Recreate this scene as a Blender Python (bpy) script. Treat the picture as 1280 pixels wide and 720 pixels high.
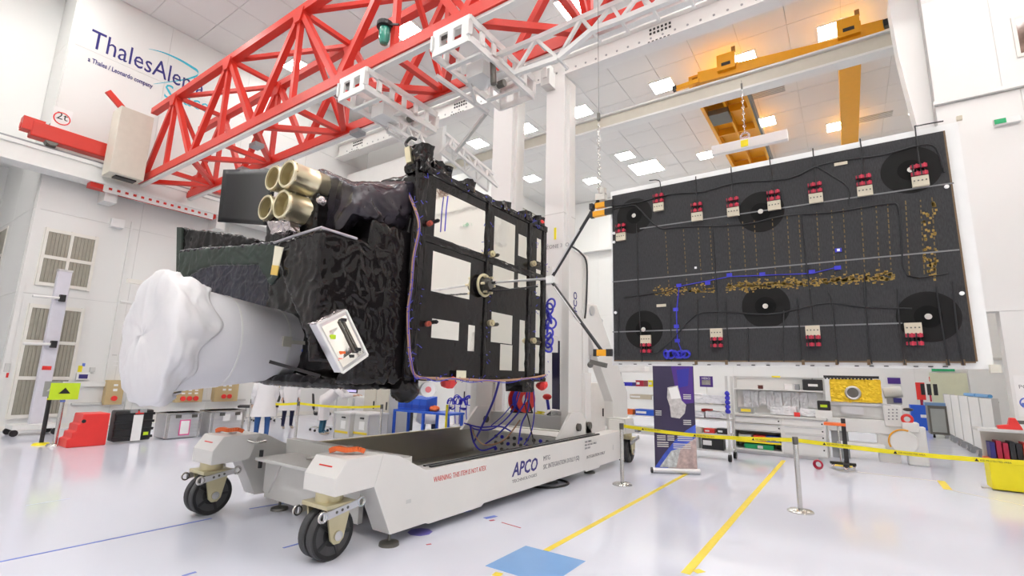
import bpy, bmesh, math, random
from mathutils import Vector, Matrix, noise
random.seed(7)
for o in list(bpy.data.objects): bpy.data.objects.remove(o)
SC = bpy.context.scene
COL = SC.collection
# ---------------------------------------------------------------- camera
CAMH = 1.75
FPX = 607.66
def _cam():
    yaw, pit, rol = (math.radians(a) for a in (34.536, 10.24, 1.494))
    f = Vector((-math.sin(yaw)*math.cos(pit), math.cos(yaw)*math.cos(pit), math.sin(pit)))
    r = Vector((math.cos(yaw), math.sin(yaw), 0)); u = r.cross(f)
    return r*math.cos(rol)+u*math.sin(rol), -r*math.sin(rol)+u*math.cos(rol), f
CR, CU, CF = _cam()
CP = Vector((0, 0, CAMH))
cd = bpy.data.cameras.new('camera'); cam = bpy.data.objects.new('camera', cd); COL.objects.link(cam)
cd.sensor_width = 36; cd.lens = FPX/1280*36; cd.clip_start = .05; cd.clip_end = 200
cam.matrix_world = Matrix(((CR.x, CU.x, -CF.x, 0), (CR.y, CU.y, -CF.y, 0), (CR.z, CU.z, -CF.z, CAMH), (0, 0, 0, 1)))
SC.camera = cam
# ---------------------------------------------------------------- world and exposure
wd = bpy.data.worlds.new('world'); SC.world = wd; wd.use_nodes = True
wd.node_tree.nodes['Background'].inputs[0].default_value = (1, 1, 1, 1)
wd.node_tree.nodes['Background'].inputs[1].default_value = .3
vs = SC.view_settings
vs.view_transform = 'Standard'; vs.look = 'None'; vs.gamma = 1; vs.use_curve_mapping = False
vs.exposure = 0.2
LAMP = 34.0          # emission of each ceiling lamp's diffuser
# ---------------------------------------------------------------- pixel rays (a pixel gives a direction, the plane it stands on gives the distance)
AX = {'X': 0, 'Y': 1, 'Z': 2}
def W(x, y, a, v):
    d = CR*((x-640)/FPX)-CU*((y-360)/FPX)+CF
    i = AX[a]; t = (v-CP[i])/d[i]
    return CP+d*t
def FLR(x, y): return W(x, y, 'Z', 0)
# ---------------------------------------------------------------- materials
MATS = {}
def mat(name, col, rough=.5, metal=0., var=.06, scale=6., bump=0., bscale=40., emit=0., spec=.5, trans=0., coat=0., alpha=1.):
    if name in MATS: return MATS[name]
    m = bpy.data.materials.new(name); m.use_nodes = True
    nt = m.node_tree; b = nt.nodes['Principled BSDF']
    b.inputs['Roughness'].default_value = rough; b.inputs['Metallic'].default_value = metal
    b.inputs['Specular IOR Level'].default_value = spec
    b.inputs['Coat Weight'].default_value = coat
    b.inputs['Transmission Weight'].default_value = trans
    b.inputs['Alpha'].default_value = alpha
    tc = nt.nodes.new('ShaderNodeTexCoord')
    nz = nt.nodes.new('ShaderNodeTexNoise'); nz.inputs['Scale'].default_value = scale; nz.inputs['Detail'].default_value = 4
    nt.links.new(tc.outputs['Object'], nz.inputs['Vector'])
    mx = nt.nodes.new('ShaderNodeMix'); mx.data_type = 'RGBA'
    c = Vector(col[:3])
    mx.inputs[6].default_value = (*[max(0, x*(1-var)) for x in c], 1)
    mx.inputs[7].default_value = (*[min(1, x*(1+var)) for x in c], 1)
    nt.links.new(nz.outputs['Fac'], mx.inputs[0]); nt.links.new(mx.outputs[2], b.inputs['Base Color'])
    if bump:
        n2 = nt.nodes.new('ShaderNodeTexNoise'); n2.inputs['Scale'].default_value = bscale; n2.inputs['Detail'].default_value = 3
        nt.links.new(tc.outputs['Object'], n2.inputs['Vector'])
        bp = nt.nodes.new('ShaderNodeBump'); bp.inputs['Strength'].default_value = bump; bp.inputs['Distance'].default_value = .02
        nt.links.new(n2.outputs['Fac'], bp.inputs['Height']); nt.links.new(bp.outputs['Normal'], b.inputs['Normal'])
    if emit:
        b.inputs['Emission Color'].default_value = (*col[:3], 1); b.inputs['Emission Strength'].default_value = emit
    MATS[name] = m
    return m
def floor_mat():
    m = mat('floor_epoxy', (.71, .73, .83), .12, var=.03, scale=.35, spec=.45)
    nt = m.node_tree; b = nt.nodes['Principled BSDF']; tc = nt.nodes['Texture Coordinate']
    n = nt.nodes.new('ShaderNodeTexNoise'); n.inputs['Scale'].default_value = 1.3; n.inputs['Detail'].default_value = 6
    mp = nt.nodes.new('ShaderNodeMapping'); mp.inputs['Scale'].default_value = (.5, 3, 1)
    nt.links.new(tc.outputs['Object'], mp.inputs[0]); nt.links.new(mp.outputs[0], n.inputs['Vector'])
    r = nt.nodes.new('ShaderNodeMapRange'); r.inputs[3].default_value = .05; r.inputs[4].default_value = .17
    nt.links.new(n.outputs['Fac'], r.inputs[0]); nt.links.new(r.outputs[0], b.inputs['Roughness'])
    return m
WHITE = mat('wall_white_paint', (.80, .80, .78), .45, var=.015, scale=.5)
CEIL = mat('ceiling_white', (.78, .77, .76), .7, var=.02, scale=.6)
GAP = mat('panel_joint_grey', (.66, .66, .64), .7)
STEELW = mat('white_painted_steel', (.80, .80, .78), .35, var=.03)
DOLLY = mat('dolly_warm_white_paint', (.77, .755, .725), .38, var=.03, scale=3)
LGREY = mat('light_grey_paint', (.62, .62, .60), .4)
MGREY = mat('mid_grey_paint', (.32, .33, .34), .45)
BLACK = mat('black_plastic', (.018, .018, .02), .4, var=.2)
RUBBER = mat('black_rubber', (.010, .010, .011), .55, var=.3, scale=20)
TYRE = mat('worn_grey_tread', (.055, .055, .058), .65, var=.25, scale=12)
RED = mat('crane_red_paint', (.64, .030, .016), .38, var=.10, scale=2)
REDP = mat('bright_red_plastic', (.80, .04, .035), .4)
ORANGE = mat('orange_plastic', (.85, .16, .03), .45)
YELLOWC = mat('crane_yellow_paint', (.85, .38, .01), .4)
YTAPE = mat('yellow_tape', (.85, .66, .05), .5, var=.12, scale=14)
YBELT = mat('yellow_belt', (.88, .76, .01), .5)
BTAPE = mat('blue_tape', (.13, .20, .62), .5, var=.2)
BSQ = mat('pale_blue_floor_mark', (.20, .40, .74), .2, var=.05)
BLUEP = mat('blue_plastic', (.02, .11, .62), .4)
BLUEC = mat('blue_cable', (.035, .035, .50), .45, var=.3, scale=20)
NAVY = mat('navy_print', (.035, .03, .20), .5)
CYAN = mat('cyan_print', (.05, .52, .66), .5)
CHROME = mat('brushed_steel', (.62, .61, .58), .22, 1.0, var=.08, scale=8)
ALU = mat('aluminium', (.66, .66, .67), .35, .9, var=.08)
DARKST = mat('dark_steel', (.16, .155, .14), .4, .8)
ZINC = mat('yellow_zinc_plating', (.62, .56, .36), .35, .6, var=.15)
GOLDT = mat('gold_anodised_tube', (.74, .67, .47), .3, .85, var=.10, scale=5)
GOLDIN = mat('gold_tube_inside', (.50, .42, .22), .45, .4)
MLI = mat('black_foil_blanket', (.010, .0085, .009), .13, 0, var=.4, scale=5, bump=.25, bscale=9, spec=.34)
MLIV = mat('grey_violet_foil', (.034, .029, .038), .18, .15, var=.3, scale=5, bump=.3, bscale=14, spec=.6)
MLIG = mat('green_black_foil', (.022, .036, .028), .28, 0, var=.3, scale=7, bump=.3, bscale=10, spec=.5)
MLIN = mat('navy_black_fabric', (.018, .018, .032), .4, 0, var=.3, bump=.25, bscale=10)
MATBLK = mat('matt_black_panel', (.008, .008, .010), .38, var=.25, spec=.25)
OSR = mat('mirror_radiator', (.90, .89, .84), .05, 1.0, var=.02, bump=.03, bscale=9)
CONE = mat('white_baffle', (.80, .79, .82), .5, var=.02)
CLOTH = mat('white_cloth', (.74, .73, .745), .85, var=.03, bump=.15, bscale=9)
COPPER = mat('tan_harness', (.48, .28, .17), .5, var=.2, scale=20)
GOLDD = mat('gold_trace', (.34, .22, .05), .5, .2, var=.3, scale=40)
GOLDF = mat('yellow_gold_foil', (.90, .58, .03), .28, .5, var=.2, scale=14, bump=.7, bscale=22)
BEIGE = mat('beige_paint', (.66, .63, .54), .45)
BOXB = mat('ochre_control_box', (.55, .42, .22), .5)
LOUV = mat('louvre_grey_brown', (.36, .34, .28), .6, var=.1)
FRAMEC = mat('cream_window_frame', (.82, .80, .74), .45)
PAPER = mat('white_paper', (.85, .85, .84), .7)
PINK = mat('magenta_edge', (.80, .12, .35), .5)
DENIM = mat('blue_denim', (.03, .10, .30), .85, var=.2, scale=30)
DNAVY = mat('navy_trousers', (.012, .014, .05), .85)
COAT = mat('white_lab_coat', (.80, .78, .79), .85, var=.03, bump=.1, bscale=14)
SKIN = mat('skin', (.62, .40, .30), .55)
HAIR = mat('brown_hair', (.06, .035, .02), .6)
SHOE = mat('beige_shoe', (.55, .47, .38), .6)
LIME = mat('lime_sign', (.55, .78, .02), .5)
GREEN = mat('green_sign', (.02, .42, .16), .5)
GLAMP = mat('green_lamp_lens', (.01, .28, .20), .15, spec=.7, coat=.5)
TAN = mat('tan_terminal_block', (.60, .54, .42), .5)
CRIM = mat('crimson_connector', (.42, .015, .05), .4)
POLY = mat('clear_polybag', (.80, .81, .84), .3, var=.12, scale=18, bump=.4, bscale=25)
LAMPM = mat('lamp_diffuser', (1, .985, .95), .5, emit=LAMP)
PURPLE = mat('purple_print', (.075, .025, .24), .45)
# ---------------------------------------------------------------- geometry builder
BASE = {}
class G:
    def __init__(s): s.v = []; s.f = []
    def add(s, vs, fs):
        n = len(s.v); s.v += [Vector(p) for p in vs]; s.f += [[n+i for i in f] for f in fs]; return s
    def box(s, x0, x1, y0, y1, z0, z1):
        return s.add([(x0,y0,z0),(x1,y0,z0),(x1,y1,z0),(x0,y1,z0),(x0,y0,z1),(x1,y0,z1),(x1,y1,z1),(x0,y1,z1)],
            [(3,2,1,0),(4,5,6,7),(0,1,5,4),(1,2,6,5),(2,3,7,6),(3,0,4,7)])
    def cb(s, c, d, R=None):
        a, b, h = d[0]/2, d[1]/2, d[2]/2; c = Vector(c)
        P = [Vector(p) for p in ((-a,-b,-h),(a,-b,-h),(a,b,-h),(-a,b,-h),(-a,-b,h),(a,-b,h),(a,b,h),(-a,b,h))]
        if R is not None: P = [R @ p for p in P]
        return s.add([c+p for p in P], [(3,2,1,0),(4,5,6,7),(0,1,5,4),(1,2,6,5),(2,3,7,6),(3,0,4,7)])
    def beam(s, p, q, w, h=None, up=(0, 0, 1)):
        p = Vector(p); q = Vector(q); h = h or w; d = (q-p).normalized(); up = Vector(up)
        if abs(d.dot(up)) > .99: up = Vector((0, 1, 0))
        a = d.cross(up).normalized()*w/2; b = a.cross(d).normalized()*h/2
        return s.add([p-a-b, p+a-b, p+a+b, p-a+b, q-a-b, q+a-b, q+a+b, q-a+b],
            [(3,2,1,0),(4,5,6,7),(0,1,5,4),(1,2,6,5),(2,3,7,6),(3,0,4,7)])
    def cyl(s, p, q, r, n=14, r2=None, cap=True):
        p = Vector(p); q = Vector(q); r2 = r if r2 is None else r2; d = (q-p).normalized()
        a = d.orthogonal().normalized(); b = d.cross(a); V = []
        for c, rr in ((p, r), (q, r2)):
            V += [c+(a*math.cos(2*math.pi*i/n)+b*math.sin(2*math.pi*i/n))*rr for i in range(n)]
        F = [(i, (i+1) % n, n+(i+1) % n, n+i) for i in range(n)]
        if cap: F += [tuple(range(n-1, -1, -1)), tuple(range(n, 2*n))]
        return s.add(V, F)
    def lathe(s, prof, o, ax, n=24, close=False):
        o = Vector(o); d = Vector(ax).normalized(); a = d.orthogonal().normalized(); b = d.cross(a); V = []; F = []
        for r, t in prof:
            V += [o+d*t+(a*math.cos(2*math.pi*i/n)+b*math.sin(2*math.pi*i/n))*max(r, 1e-4) for i in range(n)]
        m = len(prof)
        for k in range(m if close else m-1):
            k2 = (k+1) % m
            F += [(k*n+i, k*n+(i+1) % n, k2*n+(i+1) % n, k2*n+i) for i in range(n)]
        return s.add(V, F)
    def torus(s, c, ax, R, r, n=24, m=8):
        return s.lathe([(R+r*math.cos(2*math.pi*k/m), r*math.sin(2*math.pi*k/m)) for k in range(m)], c, ax, n, True)
    def tube(s, pts, r, n=6):
        pts = [Vector(p) for p in pts]; V = []; F = []; a = None
        for i, p in enumerate(pts):
            d = (pts[min(i+1, len(pts)-1)]-pts[max(i-1, 0)]).normalized()
            if a is None: a = d.orthogonal().normalized()
            a = (a-d*a.dot(d)); a = a.normalized() if a.length > 1e-6 else d.orthogonal().normalized()
            b = d.cross(a)
            V += [p+(a*math.cos(2*math.pi*k/n)+b*math.sin(2*math.pi*k/n))*r for k in range(n)]
        for i in range(len(pts)-1):
            F += [(i*n+k, i*n+(k+1) % n, (i+1)*n+(k+1) % n, (i+1)*n+k) for k in range(n)]
        F += [tuple(range(n-1, -1, -1)), tuple((len(pts)-1)*n+k for k in range(n))]
        return s.add(V, F)
    def prism(s, pts, vec):
        pts = [Vector(p) for p in pts]; vec = Vector(vec); n = len(pts)
        return s.add(pts+[p+vec for p in pts], [tuple(range(n-1, -1, -1)), tuple(range(n, 2*n))]+[(i, (i+1) % n, n+(i+1) % n, n+i) for i in range(n)])
    def loft(s, A, Bq):
        n = len(A)
        return s.add(list(A)+list(Bq), [tuple(range(n-1, -1, -1)), tuple(range(n, 2*n))]+[(i, (i+1) % n, n+(i+1) % n, n+i) for i in range(n)])
    def sphere(s, c, r, n=12, m=8, sc=(1, 1, 1)):
        c = Vector(c); V = []; F = []
        for j in range(m+1):
            t = math.pi*j/m
            V += [c+Vector((r*sc[0]*math.sin(t)*math.cos(2*math.pi*i/n), r*sc[1]*math.sin(t)*math.sin(2*math.pi*i/n), r*sc[2]*math.cos(t))) for i in range(n)]
        for j in range(m):
            F += [(j*n+i, j*n+(i+1) % n, (j+1)*n+(i+1) % n, (j+1)*n+i) for i in range(n)]
        return s.add(V, F)
    def bm(s, off=(0, 0, 0)):
        b = bmesh.new(); off = Vector(off)
        vv = [b.verts.new(p-off) for p in s.v]
        for f in s.f:
            try: b.faces.new([vv[i] for i in f])
            except ValueError: pass
        bmesh.ops.remove_doubles(b, verts=b.verts, dist=1e-5)
        bmesh.ops.recalc_face_normals(b, faces=b.faces)
        return b
def link(name, me, material, parent=None, smooth=False, bevel=0):
    o = bpy.data.objects.new(name, me); COL.objects.link(o)
    if material is not None and not me.materials: me.materials.append(material)
    if parent is not None: o.parent = parent; BASE[o.name] = BASE.get(parent.name, Vector((0, 0, 0)))
    if smooth:
        me.shade_smooth()
        if smooth != 'full': me.set_sharp_from_angle(angle=math.radians(40))
    if bevel:
        md = o.modifiers.new('bevel', 'BEVEL'); md.width = bevel; md.segments = 2; md.limit_method = 'ANGLE'; md.angle_limit = math.radians(40)
    return o
def P(name, g, material, parent=None, smooth=False, bevel=0):
    off = BASE.get(parent.name, Vector((0, 0, 0))) if parent is not None else (0, 0, 0)
    b = g.bm(off); me = bpy.data.meshes.new(name); b.to_mesh(me); b.free()
    return link(name, me, material, parent, smooth, bevel)
def crumple(name, g, material, parent=None, L=.12, amp=.02, freq=5., seed=0, flat=True, rnd=.35):
    off = BASE.get(parent.name, Vector((0, 0, 0))) if parent is not None else Vector((0, 0, 0))
    b = g.bm(off); bmesh.ops.triangulate(b, faces=b.faces)
    for k in range(7):
        e = [x for x in b.edges if x.calc_length() > L]
        if not e: break
        bmesh.ops.subdivide_edges(b, edges=e, cuts=1); bmesh.ops.triangulate(b, faces=[f for f in b.faces if len(f.verts) > 3])
    b.normal_update(); rr = random.Random(seed+11)
    for v in b.verts:
        p = v.co*freq+Vector((seed*3.1, seed, 0))
        v.co += v.normal*amp*(noise.noise(p)+.6*noise.noise(p*2.3)+rnd*(rr.random()-.5)*2)+noise.noise_vector(p*1.3)*amp*.5
    me = bpy.data.meshes.new(name); b.to_mesh(me); b.free()
    return link(name, me, material, parent, smooth=False if flat else 'full')
def foil(name, g, material, parent=None, vox=.035, amp=.02, freq=6., seed=0):
    # closed solid -> even voxel mesh -> ridged, tufted wrinkles like a taut foil blanket
    off = BASE.get(parent.name, Vector((0, 0, 0))) if parent is not None else Vector((0, 0, 0))
    b = g.bm(off); me = bpy.data.meshes.new(name); b.to_mesh(me); b.free()
    o = bpy.data.objects.new(name, me); COL.objects.link(o)
    md = o.modifiers.new('remesh', 'REMESH'); md.mode = 'VOXEL'; md.voxel_size = vox
    dg = bpy.context.evaluated_depsgraph_get(); m2 = bpy.data.meshes.new_from_object(o.evaluated_get(dg)); bpy.data.objects.remove(o)
    b = bmesh.new(); b.from_mesh(m2); b.normal_update(); s = Vector((seed*3.7, seed*1.3, seed*.7))
    for v in b.verts:
        p = v.co*freq+s; w = noise.noise_vector(p*.6)*.9; q = p+w
        r = 1-2*abs(noise.noise(q)); r2 = 1-2*abs(noise.noise(q*2.1+Vector((5, 2, 1))))
        v.co += v.normal*amp*(r+.45*r2-.6)
    b.to_mesh(m2); b.free(); m2.name = name
    return link(name, m2, material, parent, smooth='full')
def T(name, label, cat, loc=(0, 0, 0), group=None, rz=0, world=True):
    o = bpy.data.objects.new(name, None); COL.objects.link(o); o.empty_display_size = .1
    o.location = loc; o.rotation_euler = (0, 0, rz); o['label'] = label; o['category'] = cat
    if group: o['group'] = group
    BASE[o.name] = Vector(loc) if world else Vector((0, 0, 0))   # world: parts are given in world coordinates
    return o
def tag(o, label, cat, group=None, kind=None):
    o['label'] = label; o['category'] = cat
    if group: o['group'] = group
    if kind: o['kind'] = kind
    return o
def S(name, g, material, parent=None, bevel=0):
    o = P(name, g, material, parent, bevel=bevel)
    if parent is None: o['kind'] = 'structure'
    return o
def copy_tree(o, parent=None):
    c = o.copy(); COL.objects.link(c); c.parent = parent
    for ch in list(o.children): copy_tree(ch, c)
    return c
def place(src, loc, rz=0, label=None, first=False):
    o = src if first else copy_tree(src)
    o.location = loc; o.rotation_euler = (0, 0, rz)
    if label: o['label'] = label
    return o
def text(name, s, o, xd, yd, size, material, parent=None, ext=.0015, align='LEFT', fit=None, sx=1.0, bold=0):
    cu = bpy.data.curves.new(name, 'FONT'); cu.body = s; cu.size = size; cu.align_x = align; cu.extrude = ext; cu.offset = bold
    cu.resolution_u = 2
    t = bpy.data.objects.new(name, cu); COL.objects.link(t)
    dg = bpy.context.evaluated_depsgraph_get(); me = bpy.data.meshes.new_from_object(t.evaluated_get(dg))
    bpy.data.objects.remove(t); bpy.data.curves.remove(cu)
    xs = [v.co.x for v in me.vertices]; k = sx
    if fit and xs: k = fit/max(1e-6, max(xs)-(0 if align == 'LEFT' else min(xs)))
    xd = Vector(xd).normalized(); yd = Vector(yd).normalized(); zd = xd.cross(yd); o = Vector(o)
    off = BASE.get(parent.name, Vector((0, 0, 0))) if parent is not None else Vector((0, 0, 0))
    for v in me.vertices: v.co = o+xd*v.co.x*k+yd*v.co.y+zd*v.co.z-off
    me.materials.clear()
    return link(name, me, material, parent)
def spline(pts, n=6):
    pts = [Vector(p) for p in pts]; out = []
    for i in range(len(pts)-1):
        a, b, c, d = pts[max(i-1, 0)], pts[i], pts[i+1], pts[min(i+2, len(pts)-1)]
        for k in range(n):
            t = k/n
            out.append(.5*((2*b)+(c-a)*t+(2*a-5*b+4*c-d)*t*t+(3*b-a-3*c+d)*t**3))
    return out+[pts[-1]]
# ================================================================ THE HALL
CZ = 13.2; XL = -18.2; XLF = -16.4; YB = 28.0; YP = 13.0; XR = 6.5; YN = -6.0; XREC = -22.8; YREC = 3.1
fl = S('floor', G().box(-23.2, XR+.3, YN-.3, YB+.3, -.2, 0), floor_mat())
ce = S('ceiling', G().box(-23.2, XR+.3, YN-.3, YB+.3, CZ+.03, CZ+.2), GAP)
pm = None
def wall_panels(par, name, rects, axis, pos, thick, material):
    for (a0, a1, z0, z1) in rects:
        g = 0.006
        if axis == 'X': q = G().box(min(pos, pos+thick), max(pos, pos+thick), a0+g, a1-g, z0+g, z1-g)
        else: q = G().box(a0+g, a1-g, min(pos, pos+thick), max(pos, pos+thick), z0+g, z1-g)
        P(name, q, material, par)
# ceiling panels (one mesh shared by all)
tile = None
nx, ny = 17, 17
sx_, sy_ = (XR-XL)/nx, 1.45
for i in range(nx):
    for j in range(17):
        x0 = XL+i*sx_; y0 = 3.4+j*sy_
        if tile is None:
            tile = P('ceiling_panel', G().box(.008, sx_-.008, .008, sy_-.008, 0, .04), CEIL, ce); o = tile
        else:
            o = tile.copy(); COL.objects.link(o)
        o.location = (x0, y0, CZ)
P('ceiling_panel', G().box(-23.2, XR, YN, 3.39, CZ, CZ+.04), CEIL, ce)
P('ceiling_panel', G().box(-23.2, XL-.01, 3.41, YB, CZ, CZ+.04), CEIL, ce)
# left wall with its panels, plinth, recess
wl = S('wall_left', G().box(XL-.3, XL-.012, YREC, YP+1.2, 0, CZ), GAP)
zs = [0.12, 3.62, 5.98, 8.35, 11.12, CZ]
ys = [YREC, 5.55, 8.2, 10.85, YP+1.2]
wall_panels(wl, 'wall_panel', [(a, b, c, d) for a, b in zip(ys, ys[1:]) for c, d in zip(zs, zs[1:])], 'X', XL, -.02, WHITE)
P('plinth', G().box(XL, XL+.03, YREC, YP+1.2, 0, .13), FRAMEC, wl)
P('corner_strip', G().box(XL, XL+.03, YREC+.02, YREC+.12, 0, CZ), STEELW, wl)
rec = S('wall_left_recess', G().box(XREC-.2, XREC-.012, YN, YREC, 0, CZ), GAP)
wall_panels(rec, 'wall_panel', [(a, b, c, d) for a, b in ((YN, -1.5), (-1.5, YREC)) for c, d in zip(zs, zs[1:])], 'X', XREC, -.02, WHITE)
ret = S('wall_left_return', G().box(XREC, XL-.012, YREC, YREC+.3, 0, CZ), GAP)
wall_panels(ret, 'wall_panel', [(XREC, -20.4, c, d) for c, d in zip(zs, zs[1:])]+[(-20.4, XL, c, d) for c, d in zip(zs, zs[1:])], 'Y', YREC-.0, -.015, WHITE)
S('wall_left_bulkhead', G().box(XREC+.01, -19.66, YN, YREC-.02, 8.2, CZ), WHITE)
# step to the narrower far hall, far walls
S('wall_left_step', G().box(XL, -13.4, YP+1.0, YP+1.2, 0, CZ), WHITE)
wf = S('wall_left_far', G().box(XLF-.3, XLF, YP+1.2, YB, 0, CZ), WHITE)
for k in range(4):
    y = 22.6+k*1.35
    P('vent_grille', G().box(XLF, XLF+.04, y, y+1.15, 11.55, 12.35), LOUV, wf)
    for q in range(5): P('vent_slat', G().box(XLF+.04, XLF+.06, y, y+1.15, 11.6+q*.15, 11.66+q*.15), LGREY, wf)
wb = S('wall_back', G().box(XLF-.3, XR, YB+.012, YB+.3, 0, CZ), GAP)
xs = [XLF, -12.6, -8.8, -5, -1.2, 2.4, XR]; zb = [0, 2.9, 5.6, 9.2, CZ]
wall_panels(wb, 'wall_panel', [(a, b, c, d) for a, b in zip(xs, xs[1:]) for c, d in zip(zb, zb[1:])], 'Y', YB, .02, WHITE)
S('trim_1', G().box(XLF, XR, YB-.35, YB, 9.7, 10.1), STEELW)
S('trim_2', G().box(XLF, XR, YB-.12, YB, 2.9, 3.0), LGREY)
S('wall_right_far', G().box(5.6, 5.8, YP+.3, YB, 0, CZ), WHITE)
wr = S('wall_right', G().box(2.5, XR, YP+.012, YP+.3, 0, 3.22).box(2.0, XR, YP+.012, YP+.3, 3.22, CZ), GAP)
wall_panels(wr, 'wall_panel', [(2.0, 3.3, 3.22, 7.68), (3.3, XR, 3.22, 7.68), (2.5, 3.3, 0, 3.22), (3.3, XR, 0, 3.22), (2.0, 3.05, 7.8, 10.2), (3.05, XR, 7.8, 10.2), (2.0, XR, 10.2, CZ)], 'Y', YP, .02, WHITE)
P('ledge', G().box(1.97, XR, YP-.08, YP, 7.7, 7.78), STEELW, wr)
P('haunch', G().prism([W(x, y, 'Y', YP+.32) for x, y in ((1110, 0), (1123, 70), (1145, 153), (1162, 215), (1178, 215), (1152, 0))], (0, .5, 0)), WHITE, wr)
S('wall_right_near', G().box(XR, XR+.3, YN, YP, 0, CZ), WHITE)
S('wall_near', G().box(-23.2, XR, YN-.3, YN, 0, CZ), WHITE)
# door and windows of the left wall
def blind(par, x, y0, y1, z0, z1, n):
    g = G(); d = (y1-y0)/n
    for k in range(n): g.box(x, x+.02, y0+k*d+.12*d, y0+(k+1)*d-.12*d, z0, z1)
    o = P('pane', G().box(x-.02, x, y0, y1, z0, z1), LOUV, par)
    P('slats', g, LOUV, o)
def glazed(name, y0, y1, z0, z1, cols, rows):
    w = S(name, G().box(XL+.001, XL+.012, y0-.06, y1+.06, z0-.06, z1+.06), FRAMEC)
    cy = [y0+(y1-y0)*k/cols for k in range(cols+1)]
    for k in range(cols+1): P('window_frame', G().box(XL+.01, XL+.07, cy[k]-.035, cy[k]+.035, z0-.06, z1+.06), FRAMEC, w)
    for k in range(len(rows)): P('window_frame', G().box(XL+.012, XL+.068, y0-.03, y1+.03, rows[k]-.045, rows[k]+.045), FRAMEC, w)
    for a, b in zip(cy, cy[1:]):
        for c, d in zip(rows, rows[1:]): blind(w, XL+.035, a+.035, b-.035, c+.045, d-.045, 6)
    return w
glazed('window_1', 3.44, 4.54, 3.92, 5.44, 2, [3.92, 4.68, 5.44])
dr = glazed('door_1', 3.42, 4.52, .36, 3.29, 2, [.36, 1.36, 2.33, 3.29])
P('door_leaf', G().box(XL+.0005, XL+.004, 3.25, 4.85, .13, 3.5), STEELW, dr)
w2 = S('window_2', G().box(-22.0, -20.8, YREC-.04, YREC-.02, 4.08, 5.85), FRAMEC)
for a, b in ((4.14, 4.9), (5.0, 5.78)):
    for c, d in ((-21.95, -21.42), (-21.36, -20.86)): P('pane', G().box(c, d, YREC-.05, YREC-.038, a, b), LOUV, w2)
# doors, signs of the far and right walls
d2 = S('door_2', G().box(2.9, 4.1, YB-.06, YB, 0, 2.35), mat('pale_green_door', (.66, .68, .50), .5))
P('handle', G().box(3.05, 3.17, YB-.1, YB-.06, 1.0, 1.05), CHROME, d2)
d3 = S('door_3', G().box(4.15, 5.4, YB-.07, YB, 0, 3.1), STEELW)
P('handle', G().cyl((4.9, YB-.12, 1.2), (4.9, YB-.07, 1.2), .06), CHROME, d3)
es = T('exit_sign', 'green exit sign above the pale green far door', 'sign', (3.4, YB-.1, 2.32))
P('plate', G().box(3.0, 3.75, YB-.06, YB-.001, 2.42, 2.66), GREEN, es)
P('arrow', G().box(3.12, 3.6, YB-.064, YB-.06, 2.52, 2.56), PAPER, es)
p = W(1258, 152, 'Y', YP)
e2 = T('exit_light', 'white emergency light unit high on right wall', 'light', (p.x, YP-.06, p.z-.08))
P('housing', G().box(p.x-.2, p.x+.2, YP-.08, YP-.001, p.z-.07, p.z+.07), PAPER, e2, bevel=.02)
P('lens', G().box(p.x-.19, p.x-.02, YP-.095, YP-.08, p.z-.05, p.z+.05), GREEN, e2)
w3 = S('window_3', G().box(3.33, 4.6, YP-.03, YP, 8.35, 9.25), FRAMEC)
P('pane', G().box(3.39, 4.54, YP-.035, YP-.029, 8.42, 9.18), mat('dark_window_view', (.22, .14, .11), .08, var=.8, scale=5), w3)
# ---------------------------------------------------------------- ceiling lamps
def lamp(x, y, s, label, grp='square ceiling lamps of the hall'):
    t = T('ceiling_light', label, 'light', (x, y, CZ-.03), grp)
    P('diffuser', G().box(x-s/2, x+s/2, y-s/2, y+s/2, CZ-.03, CZ-.012), LAMPM, t)
    g = G(); e = .04
    for a, b, c, d in ((-s/2-e, s/2+e, -s/2-e, -s/2), (-s/2-e, s/2+e, s/2, s/2+e), (-s/2-e, -s/2, -s/2, s/2), (s/2, s/2+e, -s/2, s/2)): g.box(x+a, x+b, y+c, y+d, CZ-.035, CZ-.002)
    P('frame', g, PAPER, t)
far = 'small square lamp in the far hall ceiling'
for n, (x, y) in enumerate([(-14.46, 17.65), (-11.6, 17.65), (-8.75, 17.65), (-5.17, 17.65), (-2.24, 17.6), (.46, 17.5), (3.4, 17.5)]):
    lamp(x, y, .8, ['leftmost lamp of the nearer row, above the first white column', 'lamp of the nearer row seen between the two white columns', 'lamp of the nearer row just right of the second white column', 'lamp of the nearer row left of the yellow end carriage tip', 'lamp of the nearer row behind the left end of the yellow crane', 'lamp of the nearer row behind the right end of the yellow crane', 'hidden right end lamp of the nearer row'][n])
for n, (x, y) in enumerate([(-14.46, 22.75), (-8.72, 22.75), (-2.2, 22.75), (-11.6, 24.85), (-5.14, 24.8), (.48, 24.8), (3.4, 24.8)]):
    lamp(x, y, .8, ['lamp low on the ceiling between the two white columns', 'small lamp just above the large square ceiling lamp', 'lamp right of the yellow ladder-like crane girder', 'small lamp above the left corner of the black panel', 'lamp at the left end of the white spreader beam', 'lamp against the narrow yellow crane girder', 'lamp hidden behind the right wall in the far row'][n])
lamp(-8.26, 24.7, 1.5, 'largest square ceiling lamp, above the left part of the black panel')
for n, (x, y) in enumerate([(-11.47, 9.9), (-16.5, 9.2), (-6.2, 12.0), (-2.6, 12.0)]):
    lamp(x, y, .9, ['lamp seen through the red truss beside the green beacon', 'lamp half hidden by the red truss near the wall lettering', 'lamp between red truss and white runway beam', 'lamp above the bolted white runway beam on the right'][n])
for x in (-16.5, -11.5, -7, -2.5, 2, 5):
    for y in (-4, -.8, 2.4): lamp(x, y, .9, 'ceiling lamp over the near end of the hall')
for x in (-6, -2, 2, 5): lamp(x, 6.0, .9, 'ceiling lamp over the near end of the hall')
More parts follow.
